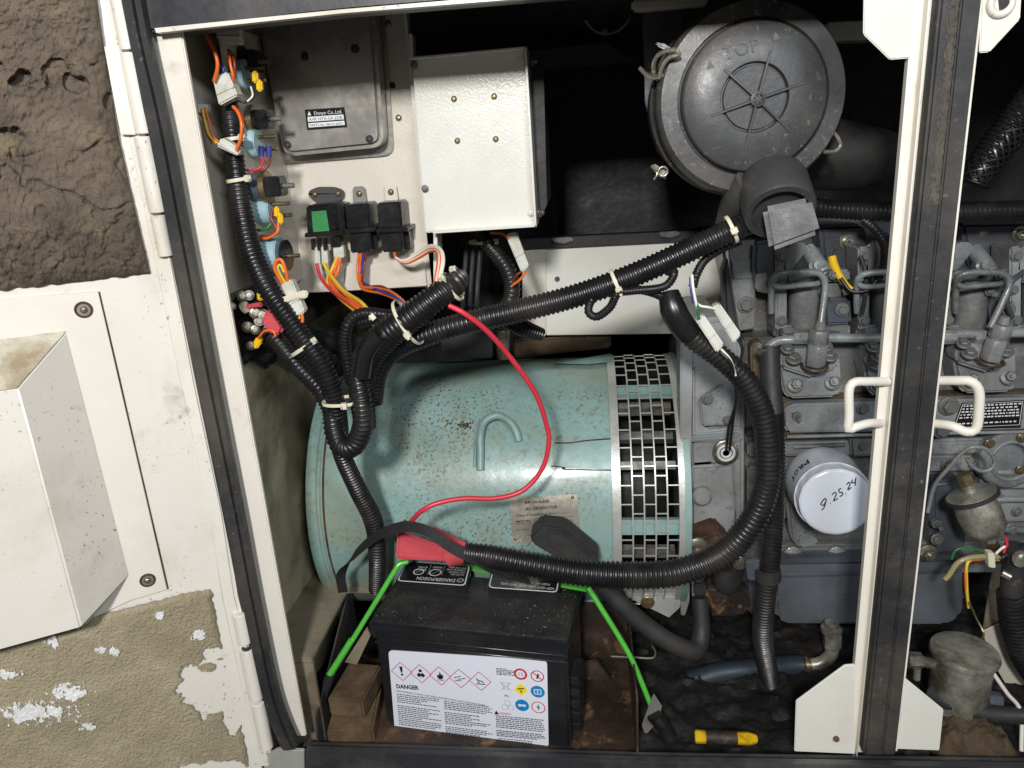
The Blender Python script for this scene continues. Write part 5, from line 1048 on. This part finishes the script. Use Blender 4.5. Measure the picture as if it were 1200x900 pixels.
a = at(416, 845, .95); B().box(a + V((-.012, .04, -.03)), (.075, .11, .05), Matrix.Rotation(.12, 3, 'Z')).build('lower_block', 'wood', wd, bevel=.004)
B().box(a + V((-.010, .05, .02)), (.060, .09, .035), Matrix.Rotation(-.1, 3, 'Z')).build('upper_block', 'wood', wd, bevel=.003)
tag(B().slab([(676, 780), (700, 776), (720, 800), (722, 872), (676, 876)], 1.10, .01).build('cardboard_scrap', 'tray_rust', None, bevel=.001), 'brown stained board standing behind the battery right side', 'board')
wc = thing('wire_clip', 'bent steel wire clip on the tray right of the battery', 'clip')
B().tube(T([(716, 769, 1.1), (740, 770, 1.1), (764, 771, 1.1), (768, 764, 1.1), (764, 757, 1.1)]), .0018, 8).build('clip_wire', 'wire_steel', wc)

# ================================================================ AIR CLEANER
ac = thing('air_cleaner', 'large round dark grey air cleaner with TOP embossed lid and rubber dust valve', 'air filter')
Yc = 1.00; C0 = at(882, 115, Yc); m0 = mpp(C0)
AX = V((.03, -1, .02)).normalized()              # axis towards the viewer
R0 = 109 * m0
B().lathe(C0, AX, [(R0 * .93, -.16), (R0 * .97, -.155), (R0 * 1.01, -.10), (R0 * 1.01, -.045), (R0 * .985, -.040), (R0 * .985, -.034), (R0 * 1.015, -.030), (R0 * 1.015, -.014), (R0 * .995, -.008), (R0 * .97, -.002), (R0 * .80, 0), (R0 * .785, -.007), (R0 * .765, -.006), (R0 * .755, .008), (R0 * .735, .0105), (R0 * .36, .0105), (R0 * .345, .004), (R0 * .33, .004), (R0 * .32, .0075), (.002, .0075)], 96).build('filter_canister', 'air_plastic', ac, ang=50)
B().lathe(C0 - AX * .06, AX, [(R0 * 1.035, 0), (R0 * 1.045, .004), (R0 * 1.045, .010), (R0 * 1.02, .014)], 96, False).build('seam_ring', 'air_plastic', ac)
ex = XA - AX * XA.dot(AX); ex.normalize(); ey = AX.cross(ex); ey = ey if ey.z > 0 else -ey
c1 = C0 + AX * .0105
sb = B()
for x, y in ((901, 60), (942, 97), (924, 155), (870, 176), (831, 137), (846, 82)):
    d = at(x, y, Yc) - at(885, 117, Yc); d = d - AX * d.dot(AX); Lh = d.length; d.normalize(); cc = c1 + (at(885, 117, Yc) - C0); cc = cc - AX * (cc - c1).dot(AX)
    s2 = AX.cross(d); sb.hexa([cc + s2 * .0022 - AX * .004, cc + d * Lh + s2 * .0022 - AX * .004, cc + d * Lh - s2 * .0022 - AX * .004, cc - s2 * .0022 - AX * .004,
                               cc + s2 * .0014 + AX * .0035, cc + d * Lh + s2 * .0014 + AX * .001, cc + d * Lh - s2 * .0014 + AX * .001, cc - s2 * .0014 + AX * .0035])
sb.build('lid_spokes', 'air_plastic', ac, bevel=.0005, seg=1)
B().lathe(cc - AX * .004, AX, [(.009, 0), (.009, .008), (.006, .009), (.005, .006)], 20).build('lid_hub', 'air_plastic', ac)
rot = math.radians(11); tx_, ty_ = ex * math.cos(rot) + ey * math.sin(rot), ey * math.cos(rot) - ex * math.sin(rot)
def acp(px, py): p = at(px, py, Yc); r = ray(px, py); return r * ((c1.dot(AX)) / r.dot(AX))
tb_ = B(); tb_.text('TOP', acp(848, 71) + AX * .0012, tx_, ty_, .0155, wmax=.044, bold=.01)
g_ = bmesh.ops.extrude_face_region(tb_.bm, geom=tb_.bm.faces[:]); bmesh.ops.translate(tb_.bm, verts=[e_ for e_ in g_['geom'] if isinstance(e_, bmesh.types.BMVert)], vec=-AX * .002)
for x, y in ((832, 76), (909, 43)):
    p = acp(x, y); tb_.prism([p + ty_ * .006 + AX * .001, p + tx_ * .005 - ty_ * .004 + AX * .001, p - tx_ * .005 - ty_ * .004 + AX * .001], -AX * .002)
tb_.build('embossed_lettering', 'air_plastic', ac)
B().torus(acp(900, 170), AX, .013, .0008, 28, 6).build('moulded_mark', 'air_plastic', ac); B().torus(acp(932, 142), AX, .008, .0007, 24, 6).build('moulded_mark', 'air_plastic', ac)
# dust valve
dv0 = at(906, 218, .995); dvA = (at(916, 258, .945) - dv0).normalized()
dv = B().lathe(dv0, dvA, [(.036, -.014), (.041, -.008), (.043, .0), (.0435, .020), (.0435, .046), (.0415, .050), (.034, .050), (.034, .040)], 48).build('dust_valve', 'air_rubber', ac, ang=50)
fl_ = [(893, 243), (950, 231), (962, 273), (902, 295)]
B().hexa([at(*fl_[0], .932), at(*fl_[1], .926), at(*fl_[1], .975), at(*fl_[0], .98), at(*fl_[3], .915), at(*fl_[2], .910), at(*fl_[2], .925), at(*fl_[3], .93)]).build('valve_flap', 'air_rubber', dv, bevel=.006, seg=4)
B().tube(T([(880, 212, .99), (860, 240, 1.02), (850, 262, 1.05)]), [.02, .018, .014], 16).build('side_spout', 'air_rubber', ac)
# clips
cl = B(); cl.tube(T([(776, 96, 1.03), (768, 90, 1.02), (766, 76, 1.01), (771, 65, 1.0), (780, 60, .99), (792, 58, .985)]), .0028, 8); cl.tube(T([(793, 60, .985), (796, 64, .985), (784, 68, .99), (776, 78, .995), (772, 92, 1.0)]), .0028, 8); cl.tube(T([(750, 80, 1.03), (758, 88, 1.02), (768, 91, 1.01), (776, 88, 1.0)]), .0026, 8)
cl.build('wire_clip', 'wire_steel', ac)
B().slab([(768, 49), (779, 51), (788, 57), (784, 60), (770, 54)], 1.03, .01).build('clip_tab', 'bolt_grey', ac, bevel=.002)
cl = B(); cl.slab([(762, 194), (768, 192), (782, 201), (780, 210), (770, 206)], 1.04, .01); cl.torus(at(777, 201, 1.035), YA, .006, .002, 18, 6); cl.tube(T([(763, 195, 1.04), (770, 203, 1.035), (766, 211, 1.035)]), .0018, 8)
cl.build('spring_latch', 'bolt_steel', ac, bevel=.0005, seg=1)
B().tube(T([(974, 152, 1.02), (981, 160, 1.01), (985, 170, 1.01), (979, 177, 1.01), (966, 178, 1.02)]), .0024, 8).build('wire_clip', 'wire_steel', ac)
bk = thing('air_cleaner_bracket', 'dark blue-black steel bracket plate behind the left side of the air cleaner', 'bracket')
B().slab([(753, 12), (800, 10), (800, 150), (812, 215), (770, 180), (756, 120)], 1.17, .006).build('bracket_plate', 'engine_dark', bk, bevel=.001)
B().slab([(740, 0), (830, -6), (830, 6), (752, 13), (741, 12)], 1.12, .02).build('bracket_top', 'panel_grey', bk, bevel=.003)
du = thing('intake_duct', 'black rubber intake duct bulging out right of the air cleaner', 'duct')
B().tube(T([(900, 178, 1.2), (960, 180, 1.18), (1000, 184, 1.18), (1030, 182, 1.2), (1044, 174, 1.26)]), [.050, .052, .048, .038, .02], 28).build('duct_body', 'dark_panel', du)
bh = thing('braided_hose', 'black braided hose slanting up at the right edge behind the pillar', 'hose')
hb_ = hose('hose_body', [(1140, 215, 1.25), (1160, 180, 1.25), (1190, 140, 1.25), (1240, 80, 1.25)], 18, 'conduit', True, bh, 24)
br = B(); P0, P1 = at(1140, 212, 1.25), at(1235, 84, 1.25); ax = (P1 - P0); Lb = ax.length; ax.normalize(); q_ = ax.to_track_quat('Z', 'Y').to_matrix(); Rb = 17.6 * mpp(P0)
for s in (1, -1):
    for k in range(10):
        pts = [P0 + q_ @ V((Rb * math.cos(s * t_ * 9 + k * PI / 5), Rb * math.sin(s * t_ * 9 + k * PI / 5), Lb * t_)) for t_ in [j / 22 for j in range(23)]]
        br.tube(pts, .0024, 6)
br.build('braid', 'plastic_black', bh)
rg = thing('hanging_ring', 'thin grey ring clamp hanging high in the dark bay behind the top rail', 'clamp')
B().torus(at(712, 8, 1.35), (0, 1, .2), .040, .0025, 40, 6).build('ring_wire', 'bolt_grey', rg)
bolt(rg, at(709, 38, 1.345), .006, kind='stud', m='brass'); bolt(rg, at(706, 9, 1.345), .007, kind='stud', m='brass')
# channel behind the generator
ch = thing('rear_channel', 'white folded steel channel across the bay behind the sloping conduit', 'channel')
B().slab([(612, 294), (632, 290), (640, 290), (640, 393), (625, 393), (612, 370)], 1.395, .004).build('channel_end', 'panel_grey', ch, bevel=.001)
B().slab([(640, 290), (868, 276), (880, 390), (640, 393)], 1.40, .004).build('channel_face', 'white_box', ch, bevel=.0015)
B().slab([(612, 280), (868, 268), (868, 280), (612, 293)], 1.39, .03).build('channel_lip', 'dark_panel', ch, bevel=.001)
B().cyl(at(653, 327, 1.398), at(653, 327, 1.402), .005, n=14).build('bolt_hole', 'black', ch)
for x, y in ((660, 281), (785, 274)): B().slab([(x - 13, y - 2), (x + 10, y - 3), (x + 13, y + 1), (x, y + 5), (x - 12, y + 3)], 1.38, .008).build('latch', 'bolt_grey', ch, bevel=.002)
B().slab([(516, 384), (578, 382), (577, 420), (518, 422)], 1.36, .05).build('support_block', 'dark_grey', ch, bevel=.002)
B().cyl(at(590, 420, 1.34), at(589, 386, 1.34), .013, n=20).build('support_pin', 'bolt_steel', ch, bevel=.002)
B().slab([(600, 398), (716, 392), (716, 408), (600, 420)], 1.42, .05).build('pipe_insulation', 'insulation_brown', ch, bevel=.004)

# ================================================================ OIL FILTER
of = thing('oil_filter', 'white oil filter canister dated in black marker, left of the centre pillar', 'oil filter')
Fa = at(980, 589, 1.06); Fb = at(963, 563, 1.16); ax = (Fa - Fb); Lf = ax.length; ax.normalize(); rf = 43.5 * mpp(Fa)
prof = [(rf * .9, -.004), (rf * 1.02, 0), (rf * 1.04, .008), (rf * 1.03, .02), (rf * 1.01, Lf * .78)]
B().lathe(Fb, ax, prof, 72, True).build('filter_can', 'filter_paint', of, ang=50)
b = B(); qf = ax.to_track_quat('Z', 'Y').to_matrix(); rings = []; nf = 90
for h, r0, fl0 in ((Lf * .76, 1.005, 0), (Lf * .80, .985, .018), (Lf * .92, .965, .024), (Lf * .97, .945, .008), (Lf * .992, .90, 0), (Lf, .84, 0), (Lf, .4, 0), (Lf, .02, 0)):
    rings.append([b.bm.verts.new(Fb + qf @ V((rf * (r0 - fl0 * (.5 + .5 * math.cos(15 * 2 * PI * i / nf))) * math.cos(2 * PI * i / nf), rf * (r0 - fl0 * (.5 + .5 * math.cos(15 * 2 * PI * i / nf))) * math.sin(2 * PI * i / nf), h))) for i in range(nf)])
for a_, c_ in zip(rings, rings[1:]):
    for i in range(nf): b._f([a_[i], a_[(i + 1) % nf], c_[(i + 1) % nf], c_[i]])
b._f(rings[-1]); b.build('fluted_end', 'filter_paint', of, ang=35)
def fp(px, py): r = ray(px, py); return r * ((Fa.dot(ax) + .0006) / r.dot(ax))
strokes = [[(966, 590), (964, 594), (967, 595), (970, 590), (969, 587), (966, 590)], [(970, 590), (968, 597), (965, 601)], [(975, 593), (975.8, 593)],
           [(977, 583), (980, 580), (982, 582), (980, 587), (979, 590), (984, 587)], [(988, 575), (985, 577), (986, 580), (989, 580), (989, 583), (986, 585)], [(993, 582), (993.8, 581.5)],
           [(994, 571), (997, 568), (998, 571), (996, 575), (996, 577), (1000, 574)], [(1001, 565), (1000, 569), (1004, 568)], [(1005, 563), (1004, 572)]]
b = B()
for s in strokes: b.tube([fp(x - 2, y - 3) for x, y in s], .0009, 6, step=.0008)
b.build('marker_date', 'ink_black', of)
# printed word on the side of the can
word = 'PROT'; b = B()
def cyl_pt(ang, h, o=.0006): return Fb + qf @ V(((rf * 1.02 + o) * math.cos(ang), (rf * 1.02 + o) * math.sin(ang), h))
best = None
for k in range(360):
    p = cyl_pt(math.radians(k), Lf * .55); c_ = Vector((_X.x * 0, 0, 0))
    cz = p.dot(-cb); X2, Y2 = 600 + FPX * p.dot(cr) / cz, 450 - FPX * p.dot(cu) / cz; dd = math.hypot(X2 - 941, Y2 - 556)
    if best is None or dd < best[0]: best = (dd, math.radians(k))
ac0 = best[1]
for i, chh in enumerate(word):
    for sgn in (1,):
        a1 = ac0 + (i - 1.5) * .19
        p = cyl_pt(a1, Lf * .42); tang = qf @ V((-math.sin(a1), math.cos(a1), 0)); b.text(chh, p - tang * .0055, tang, ax * 1.0, .015, wmax=.010, bold=.03)
b.build('printed_word', 'ink_black', of, flip=False)

# ================================================================ SMALL ITEMS LOWER RIGHT
fc = thing('fuel_filter', 'cylindrical cast metal fuel canister with domed lid on the cabinet floor', 'fuel filter')
ct = at(1127, 765, 1.02); cbm = ct + V((0.004, 0, -.100)); rc = 33.5 * mpp(ct)
B().lathe(cbm, V((0, 0, 1)), [(rc * .90, 0), (rc * .95, .006), (rc * .95, .094), (rc * 1.08, .096), (rc * 1.10, .100), (rc * 1.06, .105), (rc * .95, .106), (rc * .6, .110), (rc * .1, .111)], 64).build('canister', 'steel_cast', fc, ang=45)
b = B(); b.cyl(at(1094, 778, 1.02), at(1076, 774, 1.02), .0085, n=18); b.cyl(at(1080, 774, 1.02), at(1063, 773, 1.02), .013, n=6); b.cyl(at(1075, 784, 1.015), at(1074, 796, 1.015), .0055, n=12); b.build('banjo_fitting', 'steel_cast', fc, bevel=.001)
b = B(); b.cyl(at(1156, 818, 1.0), at(1172, 820, 1.0), .012, n=6); b.build('outlet_nut', 'engine_dark', fc, bevel=.001)
B().tube(T([(1136, 706, 1.04), (1144, 724, 1.04), (1152, 740, 1.03), (1152, 748, 1.02)]), .0016, 6).build('bleed_wire', 'brass', fc)
ff = thing('inline_strainer', 'grimy cast inline strainer with wide collar leaning at the right of the pillar', 'strainer')
P0, P1 = at(1130, 560, 1.12), at(1162, 636, 1.10); ax = P1 - P0; Ls = ax.length; ax.normalize(); k = mpp(P0) * .9
B().lathe(P0, ax, [(6 * k, 0), (8 * k, .004), (8 * k, Ls * .2), (22 * k, Ls * .22), (30 * k, Ls * .24), (31 * k, Ls * .29), (28 * k, Ls * .32), (24 * k, Ls * .33), (27 * k, Ls * .5), (26 * k, Ls * .75), (20 * k, Ls * .86), (9 * k, Ls * .9), (7 * k, Ls)], 48).build('strainer_body', 'steel_cast', ff, ang=40)
B().lathe(P0 + ax * Ls * .24, ax, [(29 * k, 0), (32.5 * k, .002), (32.5 * k, .007), (29 * k, .009)], 48, False).build('strainer_collar', 'rubber', ff)
B().cyl(P0 - ax * .006, P0 + ax * .012, .012, n=6).build('strainer_nut', 'brass', ff, bevel=.001)
B().cyl(P1 - ax * .004, P1 + ax * .010, .010, n=6).build('strainer_nut', 'rust', ff, bevel=.001)
fw_ = thing('coiled_fuel_line', 'thin grey fuel line coiled in a ring above the grimy strainer', 'fuel line')
B().tube(T([(1087, 600, 1.14), (1095, 570, 1.135), (1110, 550, 1.13), (1128, 530, 1.125), (1140, 524, 1.12), (1155, 526, 1.12), (1165, 538, 1.12), (1162, 549, 1.12), (1150, 552, 1.12), (1138, 545, 1.12), (1133, 537, 1.12)]), .0032, 10).build('line_body', 'engine', fw_)
ls = thing('loose_leads', 'yellow, green and orange loose leads tied together under the strainer', 'wires')
wire(ls, [(1176, 654, 1.06), (1155, 652, 1.055), (1135, 654, 1.05), (1122, 660, 1.05), (1112, 674, 1.05), (1107, 679, 1.05)], 3.2, 'clear_hose'); wire(ls, [(1172, 656, 1.06), (1150, 654, 1.055), (1128, 656, 1.05)], 1.8, 'wire_yellow')
wire(ls, [(1168, 650, 1.06), (1150, 645, 1.055), (1132, 642, 1.05), (1120, 645, 1.05), (1115, 655, 1.05)], 1.3, 'wire_green'); wire(ls, [(1150, 655, 1.055), (1136, 657, 1.05), (1132, 668, 1.045), (1132, 685, 1.045), (1134, 705, 1.05)], 2.0, 'wire_orange'); wire(ls, [(1141, 655, 1.055), (1133, 662, 1.045), (1133, 690, 1.045), (1135, 712, 1.05)], 1.8, 'wire_yellow')
wire(ls, [(1166, 650, 1.06), (1172, 644, 1.06), (1178, 640, 1.06)], 1.6, 'wire_white'); wire(ls, [(1178, 630, 1.06), (1180, 638, 1.06), (1176, 648, 1.06)], 1.8, 'red_wire')
B().slab([(1158, 648), (1166, 649), (1167, 666), (1159, 665)], 1.045, .012).build('cable_tie', 'nylon', ls, bevel=.001)
hose('sleeve', [(1170, 655, 1.06), (1190, 646, 1.06), (1215, 638, 1.06)], 6, 'conduit', True, ls, 12, 3.5)
gs = thing('guard_sheet', 'bent beige steel sheet standing behind the fuel canister', 'panel')
B().slab([(1163, 672), (1184, 668), (1188, 720), (1176, 736), (1152, 740)], 1.14, .004).build('upper_sheet', 'bed_plate', gs, bevel=.001)
B().slab([(1152, 740), (1188, 724), (1235, 830), (1235, 845), (1198, 834), (1160, 770)], 1.12, .004).build('lower_sheet', 'panel_grey', gs, bevel=.001)
B().tube(T([(1162, 786, 1.0), (1180, 812, .99), (1196, 834, .985), (1197, 880, .96)]), .003, 8).build('sheet_edge', 'white', gs)
def lump(u, v): 
    p = V((at(1104, 866, .94).x + .115 * u, .935 + .07 * v, -.93)); hgt = .05 * (math.sin(PI * min(1, max(0, u))) ** .3) * (math.sin(PI * v) ** .3 if 0 < v < 1 else 0)
    return p + V((0, 0, hgt + .012 * noise.fractal(p * 40, .8, 2, 4) * (1 if hgt > .01 else .2)))
inb = B().grid(lump, 60, 30).build('insulation_chunk', 'insulation_brown', None, ang=60); tag(inb, 'brown crumbling insulation chunk on the floor by the right gusset', 'insulation')
sd = thing('screwdriver', 'short yellow plastic screwdriver handle lying on the cabinet floor', 'screwdriver')
a, b_ = at(814, 863, .95), at(888, 866, .95); ax = b_ - a; Ls = ax.length
B().lathe(a, ax, [(.0095, 0), (.0105, .003), (.0100, Ls * .2), (.0088, Ls * .5), (.0100, Ls * .85), (.007, Ls * .98), (.003, Ls)], 8).build('handle', 'screwdriver', sd, bevel=.001)
B().lathe(a + ax * .17, ax, [(.0106, 0), (.0102, Ls * .5)], 24, False).build('handle_label', 'tray_rust', sd)
cs = B().slab([(314, 884), (325, 878), (356, 880), (357, 960), (290, 960)], .874, .006).build('sill_plate', 'galv', None, bevel=.001); tag(cs, 'bare galvanised sill corner below the hinge post', 'sill')
# torn black foam under the panel
def torn_f(u, v):
    px, py = 285 + 150 * u, 375 + 75 * v; Y = 1.06 + .25 * u
    return at(px, py + 6 * noise.noise(V((px * .06, py * .06, 3))), Y + .02 * noise.fractal(V((px, py, 0)) * .03, .8, 2, 4))
tf = B().grid(torn_f, 50, 30, lambda u, v: noise.noise(V((u * 5, 0, 1))) * .35 + .72 > v and v > .02 + .3 * u * u).build('torn_foam', 'black', None, ang=80); tag(tf, 'ragged black foam sheet hanging between the control panel and generator', 'foam')

# ================================================================ put every origin at its thing's base
bpy.context.view_layer.update()
kids = {}
for o in COL.objects: kids.setdefault(o.parent, []).append(o)
def desc(o):
    for c in kids.get(o, []): yield c; yield from desc(c)
for t in THINGS:
    pts = []
    for o in ([t] if t.type == 'MESH' else []) + list(desc(t)):
        if o.type == 'MESH': pts += [o.matrix_world @ Vector(c) for c in o.bound_box]
    if not pts: continue
    lo = [min(p[i] for p in pts) for i in range(3)]; hi = [max(p[i] for p in pts) for i in range(3)]
    c = Vector(((lo[0] + hi[0]) / 2, (lo[1] + hi[1]) / 2, lo[2]))
    if t.type == 'MESH': t.data.transform(Matrix.Translation(-c)); t.location = c
    else:
        t.location = c
        for k_ in kids.get(t, []): k_.location = Vector(k_.location) - c
